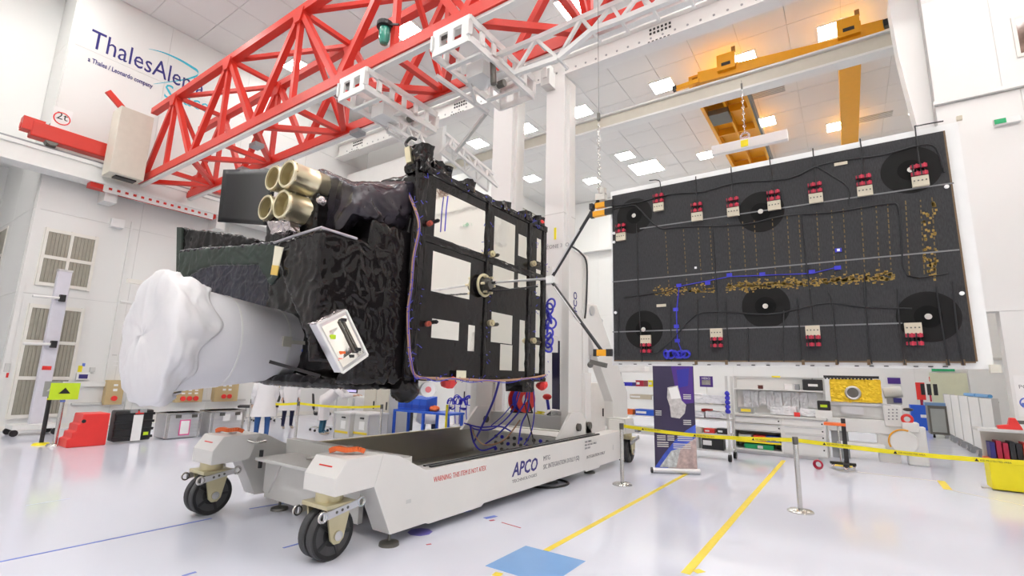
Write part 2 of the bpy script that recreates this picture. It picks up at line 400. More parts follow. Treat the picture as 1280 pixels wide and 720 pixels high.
for x in (2, 5): lamp(x, 9.8, .9, 'ceiling lamp over the near end of the hall')
# ceiling vents
for n, (px_, py_) in enumerate([(1094, 146), (960, 115)]):
    p = W(px_, py_, 'Z', CZ)
    t = T('ceiling_vent', ['grey ceiling grille right of the narrow yellow girder', 'grey ceiling grille under the yellow end carriage'][n], 'vent', (p.x, p.y, CZ-.03))
    P('grille', G().box(p.x-.6, p.x+.6, p.y-.25, p.y+.25, CZ-.03, CZ-.001), LGREY, t)
    for q in range(4): P('slat', G().box(p.x-.58, p.x+.58, p.y-.2+q*.12, p.y-.16+q*.12, CZ-.04, CZ-.03), MGREY, t)
# ---------------------------------------------------------------- floor markings
def tape(name, pts, w, m, label, cat='tape', z=.002, grp=None):
    g = G()
    for a, b in zip(pts, pts[1:]):
        a = Vector(a); b = Vector(b); d = (b-a).normalized(); n = Vector((-d.y, d.x, 0))*w/2
        g.prism([a-n, b-n, b+n, a+n], (0, 0, z))
    return tag(P(name, g, m), label, cat, grp)
tape('floor_tape', [(-2.7, 4.66, 0), (-2.7, 10.3, 0)], .07, YTAPE, 'yellow floor tape from the pale blue square to the banner')
tape('floor_tape', [(-1.385, 4.95, 0), (-1.385, 13.2, 0)], .085, YTAPE, 'yellow floor tape running to the drawer workbench')
tape('floor_tape', [FLR(868, 715), FLR(878, 713)], .08, YTAPE, 'short yellow tape stub at the near end of a tape line')
tape('floor_tape', [FLR(617, 717), FLR(627, 719)], .08, YTAPE, 'tiny yellow tape piece left of the pale blue square')
tape('floor_tape', [FLR(1176, 601), FLR(1185, 612)], .12, YTAPE, 'short slanted yellow tape in the open floor on the right')
tape('floor_tape', [FLR(1072, 590), FLR(1176, 602)], .03, mat('faint_yellow', (.78, .73, .55), .3), 'faint thin yellow line left of the slanted tape')
tape('floor_tape', [FLR(1185, 612), FLR(1290, 634)], .03, MATS['faint_yellow'], 'faint thin yellow line leading to the yellow bin')
tape('floor_tape', [(-6.4, .6, 0), (-6.36, 3.1, 0)], .03, BTAPE, 'long thin blue tape line left of the dolly')
tape('floor_tape', [FLR(312, 636), FLR(378, 625)], .03, BTAPE, 'thin blue tape under the front of the dolly')
tape('floor_tape', [FLR(354, 685), FLR(379, 678)], .03, BTAPE, 'short blue tape left of the front dolly wheel')
tape('floor_tape', [FLR(228, 720), FLR(245, 715)], .03, BTAPE, 'short blue tape stub at the bottom edge of the picture')
tape('floor_tape', [FLR(32, 632), FLR(88, 623)], .02, mat('faded_blue', (.5, .55, .75), .4), 'faded blue line on the open floor at the left')
tape('floor_tape', [FLR(578, 640), FLR(588, 638)], .07, BTAPE, 'first small blue mark under the dolly beam')
tape('floor_tape', [FLR(606, 648), FLR(620, 645)], .07, BTAPE, 'second small blue mark beside the dolly beam')
tape('floor_tape', [FLR(612, 651), FLR(618, 650)], .035, CRIM, 'tiny red mark next to a small blue mark')
tape('floor_tape', [FLR(627, 653), FLR(651, 660)], .018, CRIM, 'thin red line on the floor beside the dolly')
tape('floor_tape', [FLR(533, 681), FLR(539, 680)], .025, CRIM, 'tiny red mark near the front jack')
tag(P('floor_mark', G().box(-2.94, -2.25, 3.95, 4.65, 0, .002), BSQ), 'pale blue square painted on the floor in front', 'floor mark')
c = FLR(525, 665)
tag(P('floor_mark', G().lathe([(.001, .002), (.14, .002), (.14, 0)], (c.x, c.y, 0), (0, 0, 1), 8), mat('violet_mark', (.15, .13, .45), .4)), 'violet blob mark on the floor under the dolly beam', 'floor mark')
# ---------------------------------------------------------------- wall lettering
lg = T('wall_lettering', 'company name lettering with blue swoosh on the left wall', 'sign', (XL, 3.5, 10))
def LW(x, y): return W(x, y, 'X', XL+.004)
p0 = LW(113.5, 61.2); p1 = LW(253.5, 122)
text('lettering', 'ThalesAlenia', (XL+.004, p0.y-.06, p0.z+.07), (0, 1, 0), (0, 0, 1), .86, NAVY, lg, fit=3.2, ext=.003)
p = LW(109.5, 76); q = LW(189, 110)
text('lettering', 'a Thales / Leonardo company', (XL+.004, p.y, p.z), (0, 1, 0), (0, 0, 1), .21, NAVY, lg, fit=1.68, ext=.003, bold=.004)
p = LW(204, 119)
text('lettering', 'Space', (XL+.004, p.y, p.z-.05), (0, 1, .06), (0, 0, 1), .72, CYAN, lg, fit=1.4, ext=.003)
sw = [LW(x, y) for x, y in ((186, 61), (205, 66), (225, 75), (240, 84), (247, 89), (247, 94), (240, 97), (228, 100), (192, 105))]
pts = spline(sw, 6); g = G()
for i in range(len(pts)-1):
    t0 = math.sin(math.pi*min(1, i/len(pts)))*.045+.004; t1 = math.sin(math.pi*min(1, (i+1)/len(pts)))*.045+.004
    a, b = pts[i], pts[i+1]; u = Vector((0, 0, 1))
    g.prism([a-u*t0, b-u*t1, b+u*t1, a+u*t0], (.003, 0, 0))
P('swoosh', g, CYAN, lg)
# ================================================================ CRANES, BEAMS, COLUMNS
# runway rail on the left wall
rw = T('crane_runway', 'grey-white crane runway beam along the left wall', 'beam', (-17.75, 2, 7.3))
P('web', G().box(-18.19, -17.5, YREC-5, 11.4, 7.42, 7.52).box(-17.62, -17.56, YREC-5, 11.4, 7.0, 7.42), STEELW, rw)
P('flange', G().box(-18.0, -17.4, YREC-5, 11.4, 6.92, 7.0), STEELW, rw)
P('rail', G().box(-17.66, -17.6, YREC-5, 11.4, 7.52, 7.6), MGREY, rw)
for k in range(3): P('bracket', G().box(-18.19, -17.62, 4.4+k*3.1, 4.7+k*3.1, 6.5, 6.92), STEELW, rw)
# ---- red truss bridge crane
TN, TF, ZB, ZT = 5.21, 6.56, 7.36, 9.68
cr = T('truss_crane', 'red lattice bridge crane spanning the top of the hall', 'crane', (-17, 5.9, 7.3))
X0, X1 = -17.7, 5.6
for y in (TN, TF):
    P('bottom_chord', G().box(X0, X1, y-.1, y+.1, ZB-.11, ZB+.11), RED, cr)
    P('chord_rail', G().box(X0, X1, y-.06, y+.06, ZB-.17, ZB-.11), STEELW, cr)
    P('top_chord', G().box(X0+.2, X1, y-.09, y+.09, ZT-.09, ZT+.09), RED, cr)
bn = [-17.5+3.2*k for k in range(8)]; tn = [-15.9+3.2*k for k in range(7)]
for y in (TN, TF):
    for k, x in enumerate(tn):
        P('strut', G().beam((x, y, ZT), (bn[k], y, ZB), .13, .13), RED, cr)
        P('strut', G().beam((x, y, ZT), (bn[k+1], y, ZB), .13, .13), RED, cr)
        P('post', G().beam((x, y, ZT), (x, y, ZB), .11, .11), RED, cr)
        P('gusset_plate', G().prism([(x-.22, y-.11, ZT-.02), (x+.22, y-.11, ZT-.02), (x+.1, y-.11, ZT-.32), (x-.1, y-.11, ZT-.32)], (0, .22, 0)), RED, cr)
for k, x in enumerate(tn):
    P('cross_strut', G().beam((x, TN, ZT), (x, TF, ZT), .11, .11), RED, cr)
    P('cross_strut', G().beam((x, TN, ZB), (x, TF, ZB), .11, .11), RED, cr)
    P('sway_brace', G().beam((x, TN, ZT), (x, TF, ZB), .09, .09), RED, cr)
    P('lateral_brace', G().beam((bn[k], TN, ZB), (x, TF, ZB), .12, .12), RED, cr)
    P('lateral_brace', G().beam((bn[k+1], TN, ZB), (x, TF, ZB), .12, .12), RED, cr)
    if k < 6: P('lateral_brace', G().beam((x, TN, ZT), (tn[k+1], TF, ZT), .1, .1), RED, cr)
# end carriages and cabinet at the wall
P('end_carriage', G().box(-17.78, -17.48, 4.0, 7.4, 6.78, 7.0), RED, cr)
cw = P('carriage_side', G().box(-17.48, -17.45, 4.3, 7.3, 6.72, 6.95), STEELW, cr)
for k in range(14): P('bolt_row', G().box(-17.452, -17.44, 4.42+k*.2, 4.5+k*.2, 6.8, 6.87), RED, cw)
P('carriage_beam', G().box(-17.78, -17.42, 2.6, 4.45, 7.72, 8.15), RED, cr, bevel=.03)
P('carriage_beam', G().box(-17.78, -17.5, 6.6, 8.2, 7.72, 8.1), RED, cr, bevel=.03)
P('buffer', G().cyl((-17.6, 2.4, 7.95), (-17.6, 2.62, 7.95), .09).box(-17.76, -17.44, 2.42, 2.85, 7.85, 8.2), RED, cr)
P('wheel_box', G().box(-17.7, -17.5, 2.95, 3.15, 7.6, 8.25).cyl((-17.72, 3.05, 7.75), (-17.45, 3.05, 7.75), .14), DARKST, cr)
P('number_plate', G().box(-17.5, -17.48, 2.95, 3.35, 8.05, 8.75), PAPER, cr)
text('number_mark', '2t', (-17.475, 3.02, 8.42), (0, 1, 0), (0, 0, 1), .3, BLACK, cr)
g = G().torus((-17.475, 3.15, 8.45), (1, 0, 0), .17, .015, 20, 5); P('number_ring', g, REDP, cr)
P('power_arm', G().beam((-17.5, 4.9, 9.0), (-17.5, 4.0, 9.75), .1, .16), RED, cr)
cb_ = P('control_cabinet', G().box(-17.3, -16.65, 4.16, 4.98, 7.1, 9.12), BEIGE, cr, bevel=.02)
P('cabinet_base', G().box(-17.1, -16.8, 4.35, 4.85, 7.06, 7.1), BLACK, cb_)
# floodlights under the truss and green beacon
for (x, y) in ((-13.4, 6.2), (-11.6, 5.6), (-8.9, 6.5)):
    P('floodlight', G().cb((x, y, ZB-.2), (.3, .22, .1)), MGREY, cr)
p = W(487, 47, 'Y', TN)
bc = P('beacon', G().cyl((p.x, TN-.12, p.z+.12), (p.x, TN-.12, p.z+.2), .15, 16).cyl((p.x, TN-.12, p.z+.1), (p.x, TN-.12, p.z+.12), .12, 16), BLACK, cr)
P('lens', G().lathe([(.001, -.22), (.07, -.2), (.1, -.1), (.1, .1)], (p.x, TN-.12, p.z), (0, 0, 1), 16), GLAMP, bc, smooth=True)
P('bracket', G().beam((p.x, TN-.12, p.z+.2), (p.x+.35, TN-.1, p.z+.05), .03), BLACK, bc)
# ---- white underslung hoist trolley with lattice booms
ht = T('hoist_trolley', 'white perforated hoist trolley with lattice booms under the red crane', 'hoist', (-6, 5.9, 6.3))
def holed(x0, y0, y1, z0, z1):
    g = G(); n = 6; d = (y1-y0)/n
    g.box(x0-.02, x0+.02, y0, y1, z1-.12, z1).box(x0-.02, x0+.02, y0, y1, z0, z0+.12)
    for k in range(n+1):
        g.box(x0-.02, x0+.02, y0+k*d-.05, y0+k*d+.05, z0+.1, z1-.1)
    return g
for x in (-7.5, -6.75, -5.1, -4.35):
    P('side_plate', holed(x, 5.0, 6.85, 6.72, 7.18), STEELW, ht)
for xa, xb in ((-7.5, -6.75), (-5.1, -4.35)):
    for yy in (5.0, 6.85):
        P('end_plate', G().box(xa, xb, yy-.02, yy+.02, 6.72, 6.84), STEELW, ht); P('end_plate', G().box(xa, xb, yy-.02, yy+.02, 7.06, 7.18), STEELW, ht)
        for fx in (.12, .5, .88): P('end_rib', G().cb((xa+(xb-xa)*fx, yy, 6.95), (.11, .04, .22)), STEELW, ht)
    P('motor_box', G().box(xa+.2, xb-.2, 5.6, 6.0, 6.62, 6.88), STEELW, ht)
    for k in range(3): P('floor_bar', G().box(xa, xb, 5.3+k*.55, 5.38+k*.55, 6.70, 6.74), STEELW, ht)
    for y in (5.1, 6.7): P('wheel', G().cyl((xa+.05, y, 7.16), (xa+.2, y, 7.16), .07), DARKST, ht)
def lattice(a, b, w, n, par, r=.028, up=Vector((0, 0, 1))):
    a = Vector(a); b = Vector(b); d = (b-a); s = d.cross(up).normalized()*w/2; u = Vector(up)*w
    for off in (s, -s): P('boom_chord', G().beam(a+off, b+off, 2*r), STEELW, par)
    P('boom_chord', G().beam(a+u, b+u, 2*r), STEELW, par)
    for k in range(n):
        p = a+d*k/n; q = a+d*(k+.5)/n+u; e = a+d*(k+1)/n
        for off in (s, -s):
            P('boom_lacing', G().beam(p+off, q, r*1.3), STEELW, par); P('boom_lacing', G().beam(q, e+off, r*1.3), STEELW, par)
bt = [(621, 70), (670, 49), (727, 23), (765, 7), (800, -8), (850, -28)]; bb = [(644, 92), (698, 73), (740, 38), (776, 25), (815, 9), (860, -9)]
for yy in (5.78, 6.08):
    for pl_ in (bt, bb):
        for a_, b_ in zip(pl_, pl_[1:]): P('boom_chord', G().beam(W(*a_, 'Y', yy), W(*b_, 'Y', yy), .075), STEELW, ht)
    zz_ = [v_ for pr_ in zip(bt, bb) for v_ in pr_]
    for a_, b_ in zip(zz_, zz_[1:]): P('boom_lacing', G().beam(W(*a_, 'Y', yy), W(*b_, 'Y', yy), .05), STEELW, ht)
for a_ in bt+bb: P('boom_spacer', G().beam(W(*a_, 'Y', 5.78), W(*a_, 'Y', 5.78)+Vector((0, .3, 0)), .04), STEELW, ht)
A = W(484, 160, 'Y', 6.0); B = W(532, 190, 'Y', 6.6); C_ = W(556, 186, 'Y', 6.9); D = W(616, 236, 'Y', 8.2)
lattice(A, B, .32, 3, ht); lattice(C_, D, .34, 4, ht)
P('boom_strut', G().beam(W(410, 114, 'Y', 5.3), A, .07), ALU, ht)
P('boom_strut', G().beam(W(545, 95, 'Y', 5.6), W(610, 141, 'Y', 6.6), .07), STEELW, ht)
P('boom_strut', G().beam(W(608, 141, 'Y', 6.6), W(570, 190, 'Y', 6.9), .06), LGREY, ht)
P('boom_strut', G().beam(W(585, 95, 'Y', 5.6), W(594, 128, 'Y', 6.3), .05), STEELW, ht)
P('hinge', G().cyl(W(616, 72, 'Y', 5.7), W(617, 105, 'Y', 5.7), .05), DARKST, ht)
# ---- white runway beam on columns
ZB1 = W(560, 147, 'Y', 12.2).z
b1 = T('runway_beam', 'long white bolted runway beam resting on two white columns', 'beam', (-10, 12.2, ZB1))
P('lower_flange', G().box(-18.1, XR, 12.15, 12.6, ZB1, ZB1+.06), STEELW, b1)
P('web', G().box(-18.1, XR, 12.32, 12.38, ZB1+.06, ZB1+.62), STEELW, b1)
P('upper_flange', G().box(-18.1, XR, 12.15, 12.6, ZB1+.62, ZB1+.68), STEELW, b1)
gb = G()
for k in range(70): gb.cyl((-17.5+k*.34, 12.31, ZB1+.25), (-17.5+k*.34, 12.33, ZB1+.25), .035, 6)
o = P('bolts', gb, MGREY, b1); o['kind'] = 'stuff'
for px_ in (447, 572, 824):
    q = W(px_, 150 if px_ < 600 else 56, 'Y', 12.2)
    for k in range(6): P('bolt_group', G().box(q.x-.3+k*.11, q.x-.24+k*.11, 12.3, 12.325, ZB1+.36, ZB1+.42).box(q.x-.3+k*.11, q.x-.24+k*.11, 12.3, 12.325, ZB1+.48, ZB1+.54).box(q.x-.3+k*.11, q.x-.24+k*.11, 12.14, 12.155, ZB1+.005, ZB1+.03), BLACK, b1)
b1b = T('ceiling_duct', 'white boxed duct below the left end of the runway beam', 'duct', (-15, 13, ZB1-1.2))
P('duct_body', G().box(-18.15, -14.3, 12.9, 13.9, ZB1-1.45, ZB1-.5), STEELW, b1b, bevel=.03)
P('duct_hood', G().prism([(-16.6, 12.9, ZB1-2.3), (-15.5, 12.9, ZB1-2.3), (-15.85, 12.9, ZB1-1.5), (-16.25, 12.9, ZB1-1.5)], (0, .7, 0)), STEELW, b1b)
def column(xa, xm, xb, lab):
    a = W(xa, 210, 'Y', 12.2).x; b = W(xm, 210, 'Y', 12.2).x
    d = .75
    t = T('column', lab, 'column', (a, 12.2, 0))
    P('shaft', G().box(a, b, 12.15, 12.15+d, 0, ZB1-.001), WHITE, t, bevel=.01)
    P('shaft_joint', G().box(a-.004, b+.004, 12.145, 12.155+d, W(xa, 270, 'Y', 12.2).z-.015, W(xa, 270, 'Y', 12.2).z+.015), LGREY, t)
    P('cable_duct', G().box(b, b+.1, 12.3, 12.45, 0, ZB1-.3), STEELW, t)
    return a, b, t
column(616, 640, 652, 'left one of the two white columns, beside the white hanging boom')
a, b, t = column(683, 706, 717, 'right one of the two white columns, behind the dolly mast')
P('corbel', G().box(a+.02, a+.32, 11.75, 12.14, ZB1-.42, ZB1+.1).box(a+.1, a+.24, 11.7, 12.14, ZB1-.2, ZB1+.35), LGREY, t)
q = W(694, 292, 'Y', 12.14)
P('yellow_label', G().box(q.x-.035, q.x+.035, 12.13, 12.149, q.z-.18, q.z+.18), YBELT, t)
text('lettering', 'ZONE 3  O', (a+.05, 12.142, W(694, 312, 'Y', 12.14).z+.05), (1, 0, 0), (0, 0, 1), .16, MGREY, t)
# ---- far runway and yellow crane
Z2 = W(820, 143, 'Y', 16).z
b2 = T('runway_beam', 'far plain white runway beam carrying the yellow crane', 'beam', (-5, 16, Z2))
P('lower_flange', G().box(XLF, 2.35, 15.95, 16.4, Z2, Z2+.07), STEELW, b2)
P('web', G().box(XLF, 2.35, 16.1, 16.2, Z2+.07, Z2+.54), BEIGE, b2)
P('upper_flange', G().box(XLF, 2.35, 15.98, 16.36, Z2+.54, Z2+.6), STEELW, b2)
yc = T('yellow_crane', 'orange-yellow overhead crane under the far hall ceiling', 'crane', (-1, 18, Z2+.7))
def YX(x, y): return W(x, y, 'Y', 16.15)
P('end_carriage', G().prism([YX(872, 90), YX(872, 104), YX(1106, 42), YX(1104, 24), YX(1073, 32), YX(1073, 42), YX(938, 74)], (0, .35, 0)), YELLOWC, yc)
for xa, ya in ((908, 77), (1060, 34)):
    q = YX(xa, ya); wb_ = P('wheel_box', G().box(q.x-.28, q.x+.28, 16.0, 16.6, q.z-.35, q.z+.22), YELLOWC, yc)
    P('slot', G().cb((q.x, 15.995, q.z-.16), (.28, .02, .11)), BLACK, wb_)
    P('hook_plate', G().box(q.x+.18, q.x+.3, 16.05, 16.1, q.z+.22, q.z+.42), mat('brown_paint', (.35, .16, .03), .5), wb_)
P('buffer', G().beam(YX(845, 111), YX(874, 101), .14), YELLOWC, yc); P('buffer_tip', G().beam(YX(841, 112), YX(846, 110), .16), BLACK, yc)
P('buffer_tip', G().beam(YX(1104, 31), YX(1113, 28), .2), BLACK, yc)
gz = Z2+.85
q0, q1 = W(876, 137, 'Z', gz).x, W(935, 121, 'Z', gz).x
gl = P('bridge_girder', G().box(q0, q0+.12, 16.3, 26.6, gz, gz+.35).box(q0+.5*(q1-q0)-.04, q0+.5*(q1-q0)+.04, 16.3, 26.6, gz, gz+.3).box(q1-.12, q1, 16.3, 26.6, gz, gz+.35).box(q0, q1, 16.3, 26.6, gz+.33, gz+.4), YELLOWC, yc)
for k in range(6): P('girder_rib', G().box(q0, q1, 17+k*1.8, 17.08+k*1.8, gz+.02, gz+.3), YELLOWC, gl)
P('girder_edge', G().box(q1, q1+.08, 16.3, 26.6, gz-.05, gz+.3), DARKST, gl)
r0, r1 = W(1050, 120, 'Z', gz).x, W(1075, 120, 'Z', gz).x
P('bridge_girder', G().box(r0, r1, 16.3, 26.6, gz, gz+.5), YELLOWC, yc)
P('trolley', G().box(q0+.2, q0+.9, 18.3, 19.2, gz-.2, gz), DARKST, yc)
# ---- chains and spreader
sp = T('spreader_beam', 'white lifting beam hanging on a chain before the yellow crane', 'lifting beam', (-1.2, 9, 5.9))
L0, L1 = W(890, 188, 'Y', 9), W(985, 171, 'Y', 9); zz = (L0.z+L1.z)/2
P('bar', G().box(L0.x, L1.x, 8.94, 9.06, zz-.09, zz+.09), STEELW, sp, bevel=.01)
P('yellow_label', G().box(L0.x+.5, L0.x+.62, 8.93, 8.945, zz-.06, zz+.06), YBELT, sp)
P('shackle', G().torus(((L0.x+L1.x)/2-.05, 9, zz+.16), (0, 1, 0), .07, .02, 14, 6).box((L0.x+L1.x)/2-.12, (L0.x+L1.x)/2+.02, 8.96, 9.04, zz+.08, zz+.14), CHROME, sp)
def chain(x, y, z0, z1, label, parent=None, big=True):
    t = T('hoist_chain', label, 'chain', (x, y, z0))
    n = max(6, int((z1-z0)/.16)); g = G()
    P('rope', G().cyl((x, y, z0+.9), (x, y, z1), .003, 6), DARKST, t)
    for k in range(14):
        z = z0+.03+k*.062
        P('chain_link', G().torus((x, y, z), (1, 0, 0) if k % 2 else (0, 1, 0), .022, .006, 10, 5), CHROME, t)
    P('hook_block', G().box(x-.015, x+.015, y-.015, y+.015, z0+.9, z0+1.0), DARKST, t)
chain((L0.x+L1.x)/2-.05, 9, zz+.2, 7.2, 'steel chain holding the white lifting beam')
q = W(749, 238, 'Y', 5.1)
chain(q.x, 5.1, q.z, 7.15, 'thin steel chain above the left corner of the black panel')
# ================================================================ INTEGRATION DOLLY
dl = T('integration_dolly', 'large white wheeled integration dolly carrying the black satellite', 'dolly', (-5.4, 6.5, 0))
XN, XF = -4.0, -6.87
YE = 9.95
prof = [(3.48, .62), (3.57, .93), (3.80, .885), (4.05, .76), (4.21, .685), (9.0, .675), (YE, .69), (YE, .13), (8.9, .13), (8.85, .10), (8.3, .10), (8.25, .13), (5.3, .13), (5.25, .10), (4.3, .10), (4.25, .12), (3.73, .12)]
def sidebeam(x0, x1):
    o = P('side_beam', G().prism([(x0, a, b) for a, b in prof], (x1-x0, 0, 0)), DOLLY, dl, bevel=.006)
    return o
sb = sidebeam(-4.27, XN); sf = sidebeam(XF, -6.6)
hp = [(3.02, .605), (3.02, .765), (3.13, .925), (3.57, .93), (3.48, .62)]
def head(x0, x1, flip=None):
    pts = [(x0, (a if flip is None else flip-a), b) for a, b in hp]
    h = P('leg_head', G().prism(pts, (x1-x0, 0, 0)), DOLLY, dl, bevel=.008)
    return h
def caster(xc, yc, heads=True):
    c = P('caster', G().box(xc-.19, xc+.19, yc-.17, yc+.17, .485, .525), ZINC, dl, bevel=.006)
    P('swivel_ring', G().cyl((xc, yc, .525), (xc, yc, .605), .13, 24), ZINC, c, smooth=True)
    for s in (-1, 1):
        x = xc+s*.155
        P('fork', G().prism([(x-.012, yc-.13, .485), (x-.012, yc+.13, .485), (x-.012, yc+.07, .2), (x-.012, yc+.03, .16), (x-.012, yc-.03, .16), (x-.012, yc-.07, .2)], (.024, 0, 0)), ZINC, c)
        P('axle_nut', G().cyl((x, yc, .235), (x+s*.035, yc, .235), .045, 12), CHROME, c)
        w = G().lathe([(.11, -.045), (.225, -.045), (.235, -.035), (.235, .035), (.225, .045), (.11, .045)], (xc+s*.062, yc, .235), (1, 0, 0), 36, True)
        P('wheel', w, TYRE, c, smooth=True)
        P('wheel_face', G().lathe([(.05, .047), (.12, .03), (.19, .046), (.222, .047), (.222, .040), (.05, .040)], (xc+s*.062, yc, .235), (s, 0, 0), 36, True), RUBBER, c, smooth=True)
        for k in range(5):
            a = k*2*math.pi/5; P('spoke', G().beam((xc+s*.105, yc+.05*math.cos(a), .235+.05*math.sin(a)), (xc+s*.105, yc+.19*math.cos(a), .235+.19*math.sin(a)), .03, .02, up=(1, 0, 0)), BLACK, c)
        b = P('tow_bar', G().prism([(xc+s*.2-.01, yc-.19, .40), (xc+s*.2-.01, yc+.2, .47), (xc+s*.2-.01, yc+.2, .53), (xc+s*.2-.01, yc-.19, .47)], (.02, 0, 0)), ALU, c)
        P('tow_eye', G().torus((xc+s*.2, yc-.2, .435), (1, 0, 0), .04, .013, 16, 6), CHROME, b)
        P('tow_eye', G().torus((xc+s*.2, yc+.22, .50), (1, 0, 0), .04, .013, 16, 6), CHROME, b)
        for k in range(3): P('hole', G().cyl((xc+s*.2+s*.0105, yc-.06+k*.06, .457+k*.011), (xc+s*.2+s*.012, yc-.06+k*.06, .457+k*.011), .014, 10), DARKST, b)
    return c
for x0, x1 in ((-4.5, XN), (XF, -6.37)):
    h = head(x0, x1)
    xm = (x0+x1)/2
    P('warning_line', G().cb((xm, 3.075, .85), (.2, .004, .012), Matrix.Rotation(math.radians(-35), 3, 'X')), REDP, h)
    kb = P('pin_knob', G().cyl((xm-.03, 3.37, .93), (xm-.03, 3.37, .985), .05, 16).cyl((xm-.03, 3.37, .985), (xm-.03, 3.37, 1.0), .03, 12), ALU, h, smooth=True)
    st = spline([(xm-.16, 3.24, .955), (xm-.08, 3.25, .985), (xm+.02, 3.29, .975), (xm+.1, 3.36, .985), (xm+.12, 3.42, .96)], 4)
    gg = G()
    for a, b in zip(st, st[1:]): gg.beam(a, b, .055, .045)
    P('orange_strap', gg, ORANGE, h)
    caster(xm, 3.15)
for x0, x1 in ((-4.35, -3.92), (-6.95, -6.5)):
    head(x0, x1, 13.55); caster((x0+x1)/2+.05, 10.42)
P('leg_tail', G().box(-4.25, -3.95, YE-.05, 10.1, .62, .9), DOLLY, dl); P('leg_tail', G().box(-6.9, -6.6, YE-.05, 10.1, .62, .9), DOLLY, dl)
def jack(x, y):
    j = P('jack', G().cyl((x, y, .04), (x, y, .16), .016, 10), DARKST, dl)
    P('jack_foot', G().lathe([(.001, .05), (.05, .045), (.1, .03), (.105, 0), (.001, 0)], (x, y, 0), (0, 0, 1), 20), DARKST, j, smooth=True)
jack(-4.06, 3.78); jack(-6.12, 3.8); q = FLR(711, 585); jack(-4.15, 8.75); jack(-6.75, 8.75)
# front cross member
P('front_crossmember', G().box(-6.37, -4.5, 3.72, 3.78, .13, .60), DOLLY, dl)
P('front_shelf', G().box(-6.37, -4.5, 3.55, 4.1, .60, .64), DOLLY, dl, bevel=.005)
P('front_beam', G().box(-6.6, -4.27, 4.1, 4.25, .5, .80), DOLLY, dl, bevel=.006)
g = G().prism([(-6.37, 3.7, .60), (-6.0, 3.7, .60), (-6.25, 3.7, .2), (-6.37, 3.7, .2)], (0, .02, 0)); P('gusset', g, DOLLY, dl)
P('drawbar_pin', G().cyl((-5.2, 3.85, .64), (-5.2, 3.85, .73), .03).box(-5.28, -5.12, 3.82, 3.88, .73, .76), BLACK, dl)
P('latch', G().cyl((-5.75, 3.9, .64), (-5.45, 3.9, .68), .03), CHROME, dl)
P('hand_valve', G().tube(spline([(-6.36, 3.42, .86), (-6.3, 3.5, .83), (-6.28, 3.62, .84)], 4), .015), CHROME, dl)
P('tether', G().cyl((-6.36, 3.62, .5), (-6.36, 3.62, .72), .025), BLACK, dl)
# rails on the near beam, stainless tray between the beams
for x in (-4.075, -4.17): P('guide_rail', G().box(x-.02, x+.02, 4.35, 9.0, .675, .70), BLACK, dl)
P('guide_strip', G().box(-4.145, -4.1, 4.35, 9.0, .675, .692), ALU, dl)
P('guide_rail', G().box(-6.72, -6.62, 4.3, 9.0, .68, .70), ALU, dl)
STAIN = mat('stainless_tray', (.46, .44, .38), .28, .95, var=.12, scale=2)
P('tray_side', G().box(-6.6, -6.58, 4.3, 8.3, .2, .70), STAIN, dl)
P('tray_edge', G().box(-6.61, -6.55, 4.3, 8.3, .70, .715), ZINC, dl)
P('tray_floor', G().box(-6.58, -4.27, 4.25, 8.5, .17, .2), STAIN, dl)
pl = P('connector_plate', G().box(-6.2, -4.6, 8.3, 8.34, .22, .62), LGREY, dl)
for k in range(9):
    for r in range(3): P('socket', G().cyl((-6.0+k*.15, 8.3, .3+r*.12), (-6.0+k*.15, 8.27, .3+r*.12), .035, 8), DARKST if (k+r) % 3 else BLUEC, pl)
zc = W(645, 516, 'Y', 8.6).z
P('rear_crossmember', G().box(-6.6, -4.3, 8.55, 8.8, zc-.26, zc), DOLLY, dl, bevel=.01)
P('rear_crossmember', G().box(-6.6, -4.27, 9.6, 9.9, .3, .6), DOLLY, dl)
P('deck_plate', G().box(-6.6, -4.27, 8.8, 9.6, .55, .58), DOLLY, dl)
# masts with braces
for s, xm in ((1, -4.36), (-1, -6.5)):
    m = P('mast', G().box(xm-.06, xm+.1, 8.1, 8.66, .69, 4.2), DOLLY, dl, bevel=.008)
    P('mast_flange', G().box(xm-.12, xm+.12, 8.66, 8.9, .9, 4.22), DOLLY, m, bevel=.006)
    P('mast_foot_block', G().box(xm-.08, xm+.16, 8.68, 8.95, .69, 1.85), DOLLY, m, bevel=.02)
    P('mast_gusset', G().prism([(xm+.11, 7.6, .69), (xm+.11, 8.1, 1.12), (xm+.11, 8.5, 1.12), (xm+.11, 9.0, .69)], (.05, 0, 0)), DOLLY, m)
    for y in (8.35, 8.8): P('hinge_pin', G().cyl((xm+.15, y, .85), (xm+.21, y, .85), .07, 14), DARKST, m)
    b0 = (xm+.03, 9.0, 3.25); b1_ = (xm+.03, 9.75, 1.35); b2_ = (xm+.03, 9.85, .69)
    br = P('brace', G().prism([Vector((xm-.09, p_.y, p_.z)) for p_ in (W(x_, y_, 'X', -4.25) for x_, y_ in ((726, 388), (733, 379), (746, 382), (784, 490), (785, 532), (767, 533), (766, 502)))], (.2, 0, 0)), DOLLY, dl, bevel=.012)
    P('brace_pivot', G().cyl((xm+.11, 9.05, 3.1), (xm+.15, 9.05, 3.1), .1, 18), ALU, br)
    P('brace_arm', G().beam((xm+.02, 9.1, 3.1), (xm+.02, 9.75, 2.95), .08, .08), ALU, br)
P('mast_cable', G().tube(spline([(-4.24, 8.1, 4.25), (-4.22, 8.5, 4.2), (-4.2, 8.75, 4.0), (-4.2, 8.72, 3.2), (-4.2, 8.66, 2.9)], 5), .018), BLACK, dl)
for z in (2.2, 3.5): P('mount_frame', G().box(-6.4, -4.46, 7.8, 8.05, z, z+.3), DOLLY, dl)
